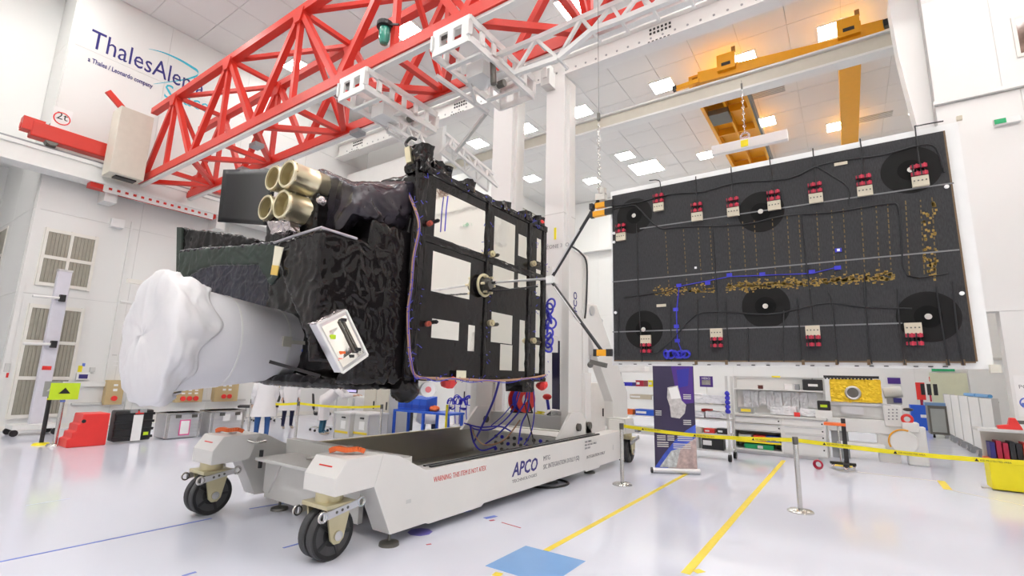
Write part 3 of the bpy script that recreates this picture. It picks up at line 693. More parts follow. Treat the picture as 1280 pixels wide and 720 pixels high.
P('mount_ring', G().lathe([(.75, 0), (.9, 0), (.9, .95), (.75, .95)], (-5.4, 6.82, 3.0), (0, 1, 0), 32, True), ALU, dl, smooth=True)
q = W(694.5, 470, 'Y', 8.5)
P('side_panel', G().prism([W(x, y, 'Y', 8.45) for x, y in ((690, 425), (699, 426), (699, 512), (690, 511))], (0, .03, 0)), mat('dark_glossy_panel', (.05, .045, .10), .08), dl)
P('red_handle', G().sphere(W(684, 496, 'Y', 8.7), .1, 12, 8, (1, .7, .6)), REDP, dl, smooth=True)
P('handle_stem', G().cyl(W(684, 499, 'Y', 8.7), W(686, 512, 'Y', 8.7), .03), BLUEC, dl)
# lettering on the near beam and mast
XT = XN+.001
def lw(x, y): return W(x, y, 'X', XT)
def ltext(s, xa, ya, xb, h, m, bold=0):
    a = lw(xa, ya); b = lw(xb, ya)
    return text('lettering', s, (XT, a.y, a.z), (0, 1, 0), (0, 0, 1), h, m, sb, fit=b.y-a.y, bold=bold)
MKR = mat('red_lettering', (.60, .06, .05), .5); MKG = mat('grey_lettering', (.18, .18, .19), .5)
ltext('WARNING: THIS ITEM IS NOT ATEX', 542, 603, 607, .085, MKR)
a = lw(640, 608)
text('lettering', 'APCO', (XT, a.y, .365), (0, 1, 0), (0, .22, 1), .26, NAVY, sb, fit=lw(671, 600).y-a.y, bold=.006)
text('lettering', 'TECHNOLOGIES', (XT, a.y, .275), (0, 1, 0), (0, 0, 1), .06, MKG, sb, fit=lw(671, 600).y-a.y)
a = lw(679, 590)
text('lettering', 'MTG', (XT, a.y, .47), (0, 1, 0), (0, 0, 1), .10, MKG, sb)
text('lettering', 'SIC INTEGRATION DOLLY (S2)', (XT, a.y, .345), (0, 1, 0), (0, 0, 1), .10, MKG, sb, fit=lw(724, 580).y-a.y)
a = lw(731, 560)
for k, s in enumerate(('TARE: 3900KG', 'MAX. PAYLOAD: 3700KG', 'DATE: 2015')):
    text('lettering', s, (XT, a.y, .6-k*.055), (0, 1, 0), (0, 0, 1), .045, MKG, sb)
text('lettering', 'INTEGRATION ONLY', (XT, a.y+.08, .32), (0, 1, 0), (0, 0, 1), .075, MKG, sb, fit=.8)
P('small_label', G().box(XT, XT+.001, 3.93, 4.0, .38, .42).box(XT, XT+.001, 9.5, 9.54, .35, .45), LGREY, sb)
text('lettering', 'APCO', (-4.255, 8.42, 2.85), (0, 0, 1), (0, -1, 0), .2, NAVY, dl, bold=.003)
text('lettering', 'APCO', (-4.195, 8.93, 1.95), (0, 0, 1), (0, -1, 0), .09, NAVY, dl)
# ---- cable reel and cables on the dolly
rl = T('cable_reel', 'red cable reel standing on the dolly crossmember', 'cable reel', (-5.2, 8.67, zc))
rc = W(652, 498, 'Y', 8.66); rc.z = zc+.27; rc.y = 8.67
for s in (-.1, .1): P('flange', G().lathe([(.05, -.012), (.26, -.012), (.26, .012), (.05, .012)], (rc.x+s, rc.y, rc.z), (1, -.25, 0), 28, True), REDP, rl, smooth=True)
P('drum', G().cyl((rc.x-.1, rc.y, rc.z), (rc.x+.1, rc.y, rc.z), .12, 20), PAPER, rl)
P('coiled_cable', G().torus((rc.x, rc.y, rc.z), (1, -.25, 0), .19, .06, 24, 8), BLUEC, rl)
P('stand', G().beam((rc.x-.15, rc.y, rc.z), (rc.x-.2, rc.y-.1, zc), .03).beam((rc.x+.15, rc.y, rc.z), (rc.x+.2, rc.y+.1, zc), .03).beam((rc.x-.2, rc.y-.1, zc+.01), (rc.x+.2, rc.y+.1, zc+.01), .03), BLACK, rl)
cbl = T('cable_bundle', 'loose blue cables looping from the satellite into the dolly tray', 'cables', (-5, 8, .2))
rr = random.Random(5)
def cab(pl, r=.012, m=BLUEC): P('cable', G().tube(spline([W(x, y, 'Y', yy) for x, y, yy in pl], 5), r), m, cbl, smooth=True)
cab([(624, 476, 6.6), (617, 500, 7.0), (606, 525, 7.4), (598, 542, 7.6), (592, 553, 7.8)], .02)
cab([(660, 484, 8.4), (655, 505, 8.35), (640, 525, 8.2), (620, 545, 8.0), (605, 556, 7.9)], .016)
cab([(662, 484, 8.4), (660, 512, 8.35), (652, 530, 8.2), (648, 555, 8.0)], .016)
cab([(650, 490, 8.3), (640, 515, 8.2), (618, 535, 8.0), (596, 537, 7.8), (585, 530, 7.4)], .014)
cab([(587, 530, 7.4), (594, 545, 7.5), (606, 556, 7.6), (630, 550, 7.8), (650, 525, 8.1)], .014, COPPER)
cab([(588, 532, 7.4), (592, 552, 7.5), (602, 563, 7.5), (620, 558, 7.6)], .016)
cab([(667, 486, 8.4), (668, 515, 8.3), (664, 540, 8.2), (655, 556, 8.1)], .012)
cab([(656, 505, 8.3), (662, 530, 8.2), (668, 556, 8.1)], .012, BLACK)
cab([(645, 500, 8.3), (628, 520, 8.2), (614, 532, 8.0)], .01)
cab([(580, 529, 7.2), (600, 534, 7.4), (625, 533, 7.8), (640, 540, 8.0)], .014)
q = FLR(690, 606)
cc = tag(P('floor_cable', G().tube(spline([(q.x-.5, q.y-.5, .02), (q.x+.1, q.y-.3, .02), (q.x+.2, q.y+.2, .02), (q.x-.2, q.y+.35, .02), (q.x-.6, q.y, .02), (q.x-.3, q.y-.4, .03), (q.x+.05, q.y+.1, .03)], 6), .018), BLACK), 'black cable coil lying under the dolly beam', 'cable')
# ================================================================ SATELLITE
sat = T('satellite', 'black foil-wrapped satellite with mirror panels mounted on the dolly', 'satellite', (-5.4, 5.3, 1.7))
XS = -4.0; YS0, YS1, ZS0, ZS1 = 3.78, 6.80, 1.70, 4.20
foil('body', G().box(-6.8, XS-.07, YS0+.04, YS1, ZS0+.03, ZS1-.05), MLI, sat, 0.06, 0.02, 4, 1)
# frame face: grid of cells, mirrors where the photograph shows them
def rect(a, b, c, d):
    p = W(a, b, 'X', XS); q = W(c, d, 'X', XS); return p.y, q.y, q.z, p.z
wins = []
for (xa, xb, y0a, y0b, y1a, y1b) in [(544, 608, 232, 266, 301, 318), (540, 588.5, 313, 328, 368, 371), (617, 644, 269, 281, 357, 361), (648, 661, 291, 298, 321, 323), (647.5, 660, 334, 337, 361, 360),
        (671, 680, 297, 301, 327, 329), (670, 679.5, 336, 339, 370, 371), (539.5, 574.5, 399, 402, 422, 426), (585, 594, 406, 407, 439, 439), (614, 641, 390, 394, 428, 430), (625, 641, 430.6, 431, 463, 463), (649, 659.5, 400, 401, 464, 464), (669.5, 679, 387, 389, 422, 422), (669, 678, 431, 432, 466, 467)]:
    A_ = W(xa, y0a, 'X', XS); B_ = W(xb, y0b, 'X', XS); C2 = W(xa, y1a, 'X', XS); D2 = W(xb, y1b, 'X', XS)
    wins.append(((A_.y+C2.y)/2, (B_.y+D2.y)/2, (C2.z+D2.z)/2, (A_.z+B_.z)/2))
for (a, b, c, d) in wins: P('mirror_panel', G().box(XS-.016, XS-.006, a, b, c, d), OSR, sat)
ycut = sorted(set([YS0, YS1]+[w[0] for w in wins]+[w[1] for w in wins])); zcut = sorted(set([ZS0, ZS1]+[w[2] for w in wins]+[w[3] for w in wins]))
g = G()
for a, b in zip(ycut, ycut[1:]):
    for c, d in zip(zcut, zcut[1:]):
        if b-a < 1e-5 or d-c < 1e-5: continue
        my, mz = (a+b)/2, (c+d)/2
        if any(w[0] < my < w[1] and w[2] < mz < w[3] for w in wins): continue
        g.add([(XS, a, c), (XS, b, c), (XS, b, d), (XS, a, d)], [(0, 1, 2, 3)])
bmf = g.bm(BASE[sat.name])
ext = bmesh.ops.solidify(bmf, geom=bmf.faces[:], thickness=.012)
me = bpy.data.meshes.new('front_blanket'); bmf.to_mesh(me); bmf.free(); link('front_blanket', me, MLI, sat)
def fp(x, y): return W(x, y, 'X', XS+.03)
for (pa, pb, w) in [((530, 212), (527, 474), .2), ((613, 262), (612, 470), .07), ((665, 285), (664, 470), .09), ((681.5, 287), (681, 470), .05)]:
    A_, B_ = fp(*pa), fp(*pb); crumple('frame_post', G().box(XS-.004, XS+.02, A_.y-w/2, A_.y+w/2, ZS0, ZS1), MLI, sat, .1, .008, 8, int(pa[0]))
for (pa, w) in [((570, 228), .09), ((570, 309), .09), ((570, 473), .06)]:
    A_ = fp(*pa); crumple('frame_rail', G().box(XS-.004, XS+.016, YS0, YS1, A_.z-w/2, A_.z+w/2), MLI, sat, .1, .008, 8, pa[1])
# latches and fittings at the frame nodes
def fit(x, y, r, l, m, nm='latch', X=XS+.03):
    p = W(x, y, 'X', X); return P(nm, G().cyl(p, p+Vector((l, -.02, 0)), r, 12).cyl(p+Vector((l, -.02, 0)), p+Vector((l+.02, -.02, 0)), r*.6, 10), m, sat, smooth=True)
for x, y in ((613, 318), (612, 404), (665, 330), (665, 426)): fit(x, y, .045, .06, ZINC); fit(x+4, y+2, .025, .09, DARKST)
for x, y in ((536, 280), (534, 405)): fit(x, y, .032, .05, mat('dull_red', (.45, .09, .06), .5)); fit(x+5, y-2, .024, .1, BLACK)
q = W(601, 357, 'X', XS)
hub = P('array_drive', G().cyl(q, q+Vector((.12, 0, 0)), .1, 20).cyl(q+Vector((.12, 0, 0)), q+Vector((.17, 0, 0)), .06, 16), DARKST, sat, smooth=True)
P('drive_ring', G().torus(q+Vector((.06, 0, 0)), (1, 0, 0), .14, .02, 24, 8), ZINC, hub, smooth=True)
for k in range(6):
    a = k*math.pi/3; P('drive_bolt', G().cyl(q+Vector((.1, .12*math.cos(a), .12*math.sin(a))), q+Vector((.15, .12*math.cos(a), .12*math.sin(a))), .018, 8), GOLDT, hub)
for (x, y, m) in ((674, 279, REDP), (535, 487, PAPER), (677, 482, REDP), (561, 477, REDP), (527, 212, GOLDT), (608, 250, BLACK), (656, 272, MLIV)):
    crumple('cap', G().sphere(W(x, y, 'X', XS-.05), .1 if m != GOLDT else .08, 10, 7, (1, 1, .75)), m, sat, .08, .02, 9, x)
crumple('corner_fitting', G().box(-4.2, -3.95, 3.78, 3.98, 4.1, 4.45), MLI, sat, .08, .03, 8, 3)
crumple('corner_fitting', G().box(-4.3, -4.0, 4.05, 4.4, 4.18, 4.36), MLI, sat, .08, .03, 8, 4)
P('gold_fitting', G().beam((-4.1, 3.76, 4.2), (-4.14, 3.75, 4.40), .07), GOLDT, sat)
P('black_hook', G().tube(spline([(-4.14, 3.76, 4.40), (-4.2, 3.76, 4.48), (-4.12, 3.76, 4.53), (-4.05, 3.78, 4.5)], 4), .02), BLACK, sat)
for y, z in ((4.75, 4.22), (5.6, 4.2), (6.2, 4.22), (6.6, 4.25)): crumple('top_bracket', G().box(-4.15, -3.97, y-.09, y+.09, z-.05, z+.1), MLI, sat, .08, .02, 8, int(y*10))
foil('thruster_pod', G().sphere((-4.15, 3.95, 1.58), .17, 12, 8, (1, 1, .9)), MLI, sat, 0.025, 0.02, 8, 6)
P('thruster_cap', G().cyl(W(535, 487, 'X', -3.98), W(533, 487, 'X', -4.15), .085, 16), PAPER, sat, smooth=True)
P('thruster_centre', G().cyl(W(535.4, 487, 'X', -3.97), W(535, 487, 'X', -4.0), .035, 12), mat('pink_cap', (.75, .2, .22), .5), sat)
crumple('under_block', G().box(-4.3, -4.0, 6.15, 6.5, 1.52, 1.7), MLI, sat, .1, .02, 6, 8)
P('paper_tag', G().box(XS+.055, XS+.06, W(566, 470, 'X', XS).y, W(578, 470, 'X', XS).y, W(570, 477, 'X', XS).z, W(570, 463, 'X', XS).z), mat('cream_tag', (.75, .72, .55), .7), sat)
# harnesses
hn = spline([W(508, 236, 'Y', YS0-.03), W(519, 262, 'Y', YS0-.05), W(524, 285, 'Y', YS0-.05), W(517, 322, 'Y', YS0-.05), W(514, 360, 'Y', YS0-.05), W(510, 390, 'Y', YS0-.05), W(511, 425, 'Y', YS0-.05), W(513, 448, 'Y', YS0-.05), W(520, 470, 'X', XS+.06), W(545, 473, 'X', XS+.06), W(580, 474, 'X', XS+.06), W(620, 476, 'X', XS+.06), W(660, 473, 'X', XS+.06), W(682, 469, 'X', XS+.06)], 6)
P('harness', G().tube(hn, .016, 8), COPPER, sat, smooth=True)
P('harness', G().tube([p+Vector((.02, -.01, -.015+.02*math.sin(i*.9))) for i, p in enumerate(hn)], .005, 6), BLUEC, sat, smooth=True)
rr = random.Random(3); tb = G()
for k in range(190):
    t = rr.random()
    if t < .4: p = hn[rr.randrange(len(hn))]+Vector((rr.uniform(-.02, .06), rr.uniform(-.04, .02), rr.uniform(-.04, .04)))
    elif t < .7: p = Vector((XS+.05, rr.choice([3.9, 5.2, 6.42, 6.78])+rr.uniform(-.06, .06), rr.uniform(ZS0, ZS1)))
    elif t < .85: p = Vector((XS+.05, rr.uniform(YS0, YS1), rr.choice([ZS0+.03, ZS1-.03])+rr.uniform(-.04, .04)))
    else: p = Vector((rr.uniform(-4.8, -4.1), YS0-.02, rr.uniform(ZS0, 3.4)))
    d = Vector((rr.uniform(-1, 1), rr.uniform(-1, 1), rr.uniform(-1, 1))).normalized()*rr.uniform(.01, .026)
    tb.beam(p-d, p+d, .007)
o = P('cable_ties', tb, mat('blue_tie', (.03, .035, .42), .4), sat); o['kind'] = 'stuff'
P('hanging_cord', G().tube(spline([W(560, 245, 'X', XS+.03), W(558, 260, 'X', XS+.03), W(557, 275, 'X', XS+.03), W(556, 289, 'X', XS+.03)], 4), .008), BLUEC, sat)
cl = G()
for k in range(10):
    c0 = W(687+rr.uniform(-3, 3), 380+k*6, 'X', XS-.02); cl.torus(c0, (rr.uniform(-1, 1), rr.uniform(-1, 1), rr.uniform(-.5, .5)), .09, .018, 14, 5)
P('blue_cable_coil', cl, BLUEC, sat, smooth=True)
# ---- foil blocks at the near end
def pp(lst, y):
    r = [W(a, b, 'Y', y) for a, b in lst]
    for p in r: p.x = min(p.x, XS-.06)
    return r
foil('end_blanket', G().prism(pp([(436, 250), (505, 246), (522, 262), (519, 474), (470, 478), (440, 470)], YS0-.0), (0, .1, 0)), MLI, sat, 0.03, 0.022, 6, 12)
foil('upper_blanket', G().loft(pp([(384, 222), (402, 212), (440, 232), (502, 241), (498, 262), (455, 262), (425, 290), (398, 284), (386, 262)], 3.0), pp([(384, 222), (402, 212), (440, 228), (528, 225), (528, 262), (500, 300), (455, 300), (398, 284), (386, 262)], YS0+.05)), MLIV, sat, 0.028, 0.024, 4.5, 14)
foil('middle_blanket', G().prism(pp([(380, 262), (450, 270), (492, 268), (486, 320), (450, 330), (398, 300)], 3.25), (0, .6, 0)), MLI, sat, 0.03, 0.02, 5, 15)
fc = foil('instrument_blanket', G().prism(pp([(345, 303), (408, 284), (445, 299), (452, 318), (452, 360), (447, 385), (445, 440), (436, 470), (402, 478), (394, 462), (384, 425), (366, 380), (352, 345)], 2.67), (0, 1.15, 0)), MLI, sat, 0.024, 0.017, 7.5, 16)
foil('lower_blanket', G().prism(pp([(446, 352), (486, 350), (518, 356), (519, 474), (470, 480), (420, 478), (428, 455), (445, 430)], 3.2), (0, .65, 0)), MLI, sat, 0.028, 0.028, 5.5, 17)
P('blanket_seam', G().tube([p+Vector((0, -.02, 0)) for p in [W(345, 304, 'Y', 2.66), W(376, 293.5, 'Y', 2.66), W(404, 285, 'Y', 2.66), W(448, 299, 'X', -4.04)]], .014), mat('silver_edge', (.5, .48, .52), .3, .6), sat)
for k_, (xa_, xb_, ya_, yb_) in enumerate(((449, 456, 312, 384),)):
    crumple('blanket_strip', G().box(W(xa_, ya_, 'Y', 3.3).x, min(XS-.07, W(xb_, ya_, 'Y', 3.3).x), 3.28, 3.75, W(xa_, yb_, 'Y', 3.3).z, W(xa_, ya_, 'Y', 3.3).z), MLIV, sat, .07, .018, 8, 50+k_)
# hood over the white baffle
LA, LB = Vector((-6.33, 2.35, 3.1)), Vector((-4.99, 2.74, 3.1)); ln = Vector((LB.y-LA.y, -(LB.x-LA.x), 0)).normalized()
def WP(x, y, off=0):
    d = CR*((x-640)/FPX)-CU*((y-360)/FPX)+CF
    t = (LA+ln*off-CP).dot(ln)/d.dot(ln); return CP+d*t
bk = -ln
foil('hood_lip', G().prism([WP(x, y) for x, y in ((225, 313), (284, 308), (346, 303), (347, 345), (336, 356), (322, 330), (262, 331), (244, 338), (230, 347), (222, 348))], bk*.05), MLIG, sat, 0.016, 0.012, 8, 20)
top_f = [WP(225, 312), WP(346, 302), WP(346, 306), WP(225, 316)]
foil('hood_top', G().loft(top_f, [p+Vector((.25, 1.1, .03)) for p in top_f]), MLIV, sat, 0.022, 0.02, 7, 21)
foil('hood_flap', G().prism([WP(x, y, -.25) for x, y in ((222, 284), (232, 285), (262, 289), (300, 294), (330, 302), (290, 309), (226, 314))], bk*.06), MLI, sat, 0.018, 0.016, 8, 22)
P('hood_flap_edge', G().prism([WP(x, y, -.22) for x, y in ((221, 284), (227, 284), (226, 345), (220, 346))], bk*.1), MLIG, sat)
foil('hood_curtain', G().prism(pp([(214, 350), (240, 332), (262, 325), (326, 322), (342, 350), (360, 372), (378, 400), (384, 430), (300, 420), (240, 375)], 3.68), (0, .05, 0)), MLIN, sat, 0.018, 0.022, 7, 23)
foil('hood_back', G().box(-6.55, -5.0, 3.55, 3.85, 1.72, 3.15), MLI, sat, 0.04, 0.025, 5, 24)
P('label_strip', G().prism([p+Vector((0, -.03, 0)) for p in pp([(347, 308), (357, 310), (349, 345), (342, 344)], 2.66)], (0, .01, 0)), mat('cream_tape', (.80, .76, .60), .6), sat)
P('label_band', G().prism([p+Vector((0, -.035, 0)) for p in pp([(344, 332), (352, 333), (350, 345), (342, 344)], 2.66)], (0, .01, 0)), mat('amber_tape', (.75, .52, .12), .6), sat)
# small tilted mirror unit
mq = [W(x, y, 'X', xx) for x, y, xx in ((396, 405, -3.965), (432, 388, -3.99), (459, 444, -3.85), (428, 466, -3.80))]
mv = Vector((-.12, 0, 0))
mu = P('mirror_unit', G().prism(mq, mv), ALU, sat, bevel=.004)
cen = sum(mq, Vector())/4
P('mirror_face', G().prism([cen+(p-cen)*.84+Vector((.003, 0, 0)) for p in mq], (.003, 0, 0)), OSR, mu)
for a, b in ((0, 1), (1, 2), (2, 3), (3, 0)): P('mirror_frame', G().beam(mq[a]+Vector((.006, 0, 0)), mq[b]+Vector((.006, 0, 0)), .02, .014, up=(1, 0, 0)), STEELW, mu)
crumple('foil_edge', G().prism([mq[0]+Vector((.002, -.012, .006)), mq[1]+Vector((.002, -.012, .012)), mq[1]+Vector((-.13, -.012, .012)), mq[0]+Vector((-.13, -.012, .006))], (0, .012, 0)), mat('crinkled_silver_foil', (.55, .5, .5), .25, .8), mu, .03, .012, 14, 9)
e1 = mq[1]+(mq[0]-mq[1])*.25; e2 = mq[2]+(mq[3]-mq[2])*.25
for k in (0, .12): P('mirror_rod', G().cyl(e1+(e2-e1)*.12+(mq[0]-mq[1])*k+Vector((.02, 0, 0)), e1+(e2-e1)*.8+(mq[0]-mq[1])*k+Vector((.02, 0, 0)), .008, 8), DARKST, mu)
for t in (.14, .78): P('mirror_clip', G().cb(e1+(e2-e1)*t+Vector((.025, 0, 0)), (.03, .05, .03)), BLACK, mu)
for (u, v, m, sz) in ((.75, .35, LIME, .05), (.72, .72, ORANGE, .06), (.86, .8, REDP, .04), (.5, .86, BLACK, .05)): P('instrument_piece', G().cb(mq[1]+(mq[0]-mq[1])*u+(mq[2]-mq[1])*v+Vector((.012, 0, 0)), (.012, sz, sz*.8)), m, mu)
# four gold tubes of the optical head
def gold(px_, py_, yy, r, L):
    c = W(px_, py_, 'Y', yy)
    t = P('gold_tube', G().lathe([(r*.86, .002), (r*1.0, 0), (r*1.04, .01), (r*1.04, .05), (r, .06), (r, L*.5), (r*1.03, L*.51), (r*1.03, L*.57), (r, L*.58), (r*.98, L*.8), (r*.75, L), (.01, L), (.01, L*.6), (r*.8, L*.55), (r*.86, .05)], c, (0, 1, 0), 36, True), GOLDT, sat, smooth=True)
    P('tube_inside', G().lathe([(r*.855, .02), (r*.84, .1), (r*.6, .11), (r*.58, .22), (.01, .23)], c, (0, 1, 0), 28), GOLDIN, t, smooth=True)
    for k in range(10):
        a = k*math.pi/5; P('rim_bolt', G().cyl(c+Vector((r*1.05*math.cos(a), .03, r*1.05*math.sin(a))), c+Vector((r*1.11*math.cos(a), .03, r*1.11*math.sin(a))), .007, 6), GOLDIN, t)
gold(358, 217, 2.56, .145, .56); gold(351, 255, 2.58, .15, .56)
gold(340, 222, 2.78, .145, .50); gold(331, 259, 2.78, .145, .50)
foil('tube_mount', G().box(-5.45, -4.5, 2.85, 3.3, 3.15, 3.62), MLI, sat, 0.03, 0.02, 6, 30)
crumple('foil_clump', G().prism(pp([(335, 278), (362, 276), (364, 288), (338, 292)], 2.7), (0, .1, 0)), MATS['crinkled_silver_foil'], sat, .05, .02, 12, 31)
crumple('foil_ball', G().sphere(W(402, 251, 'Y', 2.85), .05, 10, 7), MATS['crinkled_silver_foil'], sat, .03, .01, 15, 32)
# matt black shade sheet left of the tubes (slightly curved)
N = 10; gs = G(); row = []
for j in range(N+1):
    v = j/N
    for i in range(N+1):
        u = i/N
        x = (279*(1-u)+346*u)*(1-v)+(272*(1-u)+334*u)*v; y = (212*(1-u)+211*u)*(1-v)+(277*(1-u)+281*u)*v+4*math.sin(v*3)*u
        row.append(W(x, y, 'Y', 2.98+.10*math.sin(u*3.0)-.06*v))
gs.add(row, [(j*(N+1)+i, j*(N+1)+i+1, (j+1)*(N+1)+i+1, (j+1)*(N+1)+i) for j in range(N) for i in range(N)])
o = P('shade_sheet', gs, MATBLK, sat, smooth='full'); md = o.modifiers.new('thick', 'SOLIDIFY'); md.thickness = .012
# white baffle cone and its cloth
XC, ZC = -5.98, 2.06
cn = P('baffle_cone', G().lathe([(.575, 2.25), (.585, 2.25), (.41, 3.62), (.40, 3.62)], (XC, 0, ZC), (0, 1, 0), 64, True), CONE, sat, smooth=True)
for t in (.35, .8): P('cone_band', G().lathe([(.586-.128*(t-.0)*1.37*.98, 2.25+t*1.37), (.590-.128*t*1.37*.98, 2.25+t*1.37), (.588-.128*t*1.37*.98, 2.27+t*1.37)], (XC, 0, ZC), (0, 1, 0), 64, True), PAPER, cn, smooth=True)
q = W(360, 427, 'X', XC+.48)
P('cone_clip', G().box(q.x-.06, q.x+.0, q.y-.06, q.y+.05, q.z-.06, q.z+.06), mat('clip_metal', (.62, .60, .52), .4, .3), cn)
P('cone_clip_arm', G().box(q.x-.07, q.x-.02, q.y+.05, q.y+.3, q.z-.022, q.z+.022), MATS['clip_metal'], cn)
for x, y in ((300, 427), (308, 428), (378, 438)): P('blue_mark', G().cb(W(x, y, 'X', XC+.50 if x < 350 else XC+.42), (.01, .02, .03)), BTAPE, cn)
def cone_r(y): return .585-(y-2.25)*(.585-.41)/1.37
n, m = 96, 26; V = []; F = []
for j in range(m):
    t = j/(m-1)
    for i in range(n):
        a = 2*math.pi*i/n; ca, sa = math.cos(a), math.sin(a)
        low = max(0, -sa); edge = 2.36+.07*math.sin(a*3+1)+.06*math.sin(a*7)+.12*max(0, sa)-.02*low
        if t < .55:
            s = t/.55; y = edge+(2.05-edge)*s; r = cone_r(y)+.018+.04*s
        else:
            s = (t-.55)/.45; y = 2.05-.08*math.sin(s*1.57); r = (.66)*(1-s**2.2)+.002
        nn = noise.noise(Vector((ca*r*2.2, sa*r*2.2, y*1.5)))*.05+(1-2*abs(noise.noise(Vector((ca*r*8+2, sa*r*2.5+ca*r*2, y*4)))))*.02
        fold = .03*math.sin(a*7+y*11+2*math.sin(a*2))*max(0, 1-abs(t-.3)*3)
        wr2 = .026*(1-2*abs(noise.noise(Vector((a*2.6+sa, y*9, t*2)))))*max(0, 1-abs(t-.34)*2.6)*(1+max(0, sa))
        r2 = max(.002, r+(nn+fold+wr2)*min(1, r*2))
        sag = -.02*low*max(0, 1-abs(t-.5)*2)
        V.append((XC+ca*r2-.04*t*low, y+(noise.noise(Vector((ca*r*2.4, sa*r*2, 3)))+.42*(1-2*abs(noise.noise(Vector((ca*r*9+1, sa*r*2.2+ca*r*2, 8))))))*.06*(t > .1), ZC+sa*r2+sag))
for j in range(m-1): F += [(j*n+i, j*n+(i+1) % n, (j+1)*n+(i+1) % n, (j+1)*n+i) for i in range(n)]
o = P('cloth_cover', G().add(V, F), CLOTH, sat, smooth='full'); md = o.modifiers.new('thick', 'SOLIDIFY'); md.thickness = .008
P('black_strut', G().beam(W(337, 452, 'Y', 2.9), W(400, 470, 'Y', 3.3), .035), BLACK, sat)
foil('belly_blanket', G().prism(pp([(300, 476), (340, 468), (400, 470), (440, 478), (440, 486), (380, 484), (330, 480)], 3.3), (0, .6, 0)), MLI, sat, 0.03, 0.02, 6, 40)
# ================================================================ SOLAR PANEL
YPN = 5.1
sp_ = T('solar_panel', 'large dark solar array panel hanging on a white frame', 'solar panel', (-.6, YPN, 1.9))
def pn(x, y, d=0): return W(x, y, 'Y', YPN+d)
PX0, PX1, PZ0, PZ1 = pn(763, 300).x, pn(1243, 455).x, pn(1000, 459).z, pn(1000, 191).z
IX0, IX1, IZ0, IZ1 = pn(765, 300).x+.01, pn(1198, 300).x, pn(1000, 451).z, pn(1000, 199).z
P('white_backing', G().box(PX0, PX1, YPN+.02, YPN+.05, PZ0, PZ1), PAPER, sp_)
pmat = mat('woven_dark_panel', (.050, .050, .054), .55, var=.25, scale=3, spec=.25)
nt = pmat.node_tree; bs = nt.nodes['Principled BSDF']; tc = nt.nodes['Texture Coordinate']
wv = nt.nodes.new('ShaderNodeTexNoise'); mp = nt.nodes.new('ShaderNodeMapping'); mp.inputs['Scale'].default_value = (120, 1, 25)
nt.links.new(tc.outputs['Object'], mp.inputs[0]); nt.links.new(mp.outputs[0], wv.inputs['Vector']); wv.inputs['Scale'].default_value = 1; wv.inputs['Detail'].default_value = 3
mx2 = nt.nodes.new('ShaderNodeMix'); mx2.data_type = 'RGBA'; mx2.inputs[6].default_value = (.010, .010, .011, 1); mx2.inputs[7].default_value = (.062, .062, .066, 1)
nt.links.new(wv.outputs['Fac'], mx2.inputs[0]); nt.links.new(mx2.outputs[2], bs.inputs['Base Color'])
P('cell_board', G().box(IX0, IX1, YPN-.005, YPN+.02, IZ0, IZ1), pmat, sp_)
P('board_edge', G().box(IX1, IX1+.012, YPN-.006, YPN+.021, IZ0, IZ1).box(IX0, IX1, YPN-.006, YPN+.021, IZ0-.012, IZ0), mat('brown_edge', (.16, .10, .05), .5), sp_)
fy = YPN-.006
DK = mat('darker_disc', (.009, .0085, .0085), .6, spec=.2); DK2 = mat('darkest_disc', (.003, .003, .003), .6, spec=.15)
for (x, y) in ((793, 270), (951, 265), (1138, 213), (805, 412), (957, 383), (1160, 396)):
    p = pn(x, y); dd = P('hold_down_disc', G().cyl((p.x, fy-.0015, p.z), (p.x, fy, p.z), .205, 40), DK, sp_)
    P('disc_centre', G().cyl((p.x, fy-.0022, p.z), (p.x, fy-.0014, p.z), .09, 28), DK2, dd)
    P('hub', G().cyl((p.x, fy-.014, p.z), (p.x, fy-.001, p.z), .024, 14), CHROME, dd)
def seg(name, pts, r, m, d=.004): return P(name, G().tube([pn(x, y)+Vector((0, -.006-d, 0)) for x, y in pts], r, 6), m, sp_)
for a, b in (((766, 352.5), (1199, 312.4)), ((766, 415), (1128, 404)), ((800, 286), (1192, 229))): P('seam_strip', G().beam(pn(*a)+Vector((0, -.007, 0)), pn(*b)+Vector((0, -.007, 0)), .012, .003, up=(0, 1, 0)), mat('seam_grey', (.20, .20, .205), .5), sp_)
def block(x, y, up):
    p = pn(x, y); b = P('terminal_block', G().box(p.x-.055, p.x+.055, fy-.03, fy, p.z-.05, p.z+.04), TAN, sp_)
    s = 1 if up else -1; z0 = p.z+s*.062
    for rw_ in (0, 1):
        z = z0+s*rw_*.065
        P('plug_row', G().box(p.x-.055, p.x+.055, fy-.035, fy-.005, z-.014, z+.014), CRIM, b)
        for k in range(4): P('pin', G().box(p.x-.045+k*.026, p.x-.034+k*.026, fy-.042, fy-.034, z-.018, z+.018), mat('wine_pin', (.55, .03, .06), .4) if k % 2 else BLACK, b)
    for k in range(4):
        P('wire', G().cyl((p.x-.04+k*.026, fy-.02, z0+s*.01), (p.x-.04+k*.026, fy-.02, z0+s*.055), .005, 5), BLACK, b)
        P('screw', G().cyl((p.x-.04+k*.026, fy-.033, p.z), (p.x-.04+k*.026, fy-.029, p.z), .007, 6), DARKST, b)
for x, y in ((777, 296), (824, 259), (872, 271), (917, 265), (968, 257), (1020, 248), (1081, 239), (1150, 227)): block(x, y, True)
for x, y in ((808, 424), (896, 416), (1016, 413), (1141, 410)): block(x, y, False)
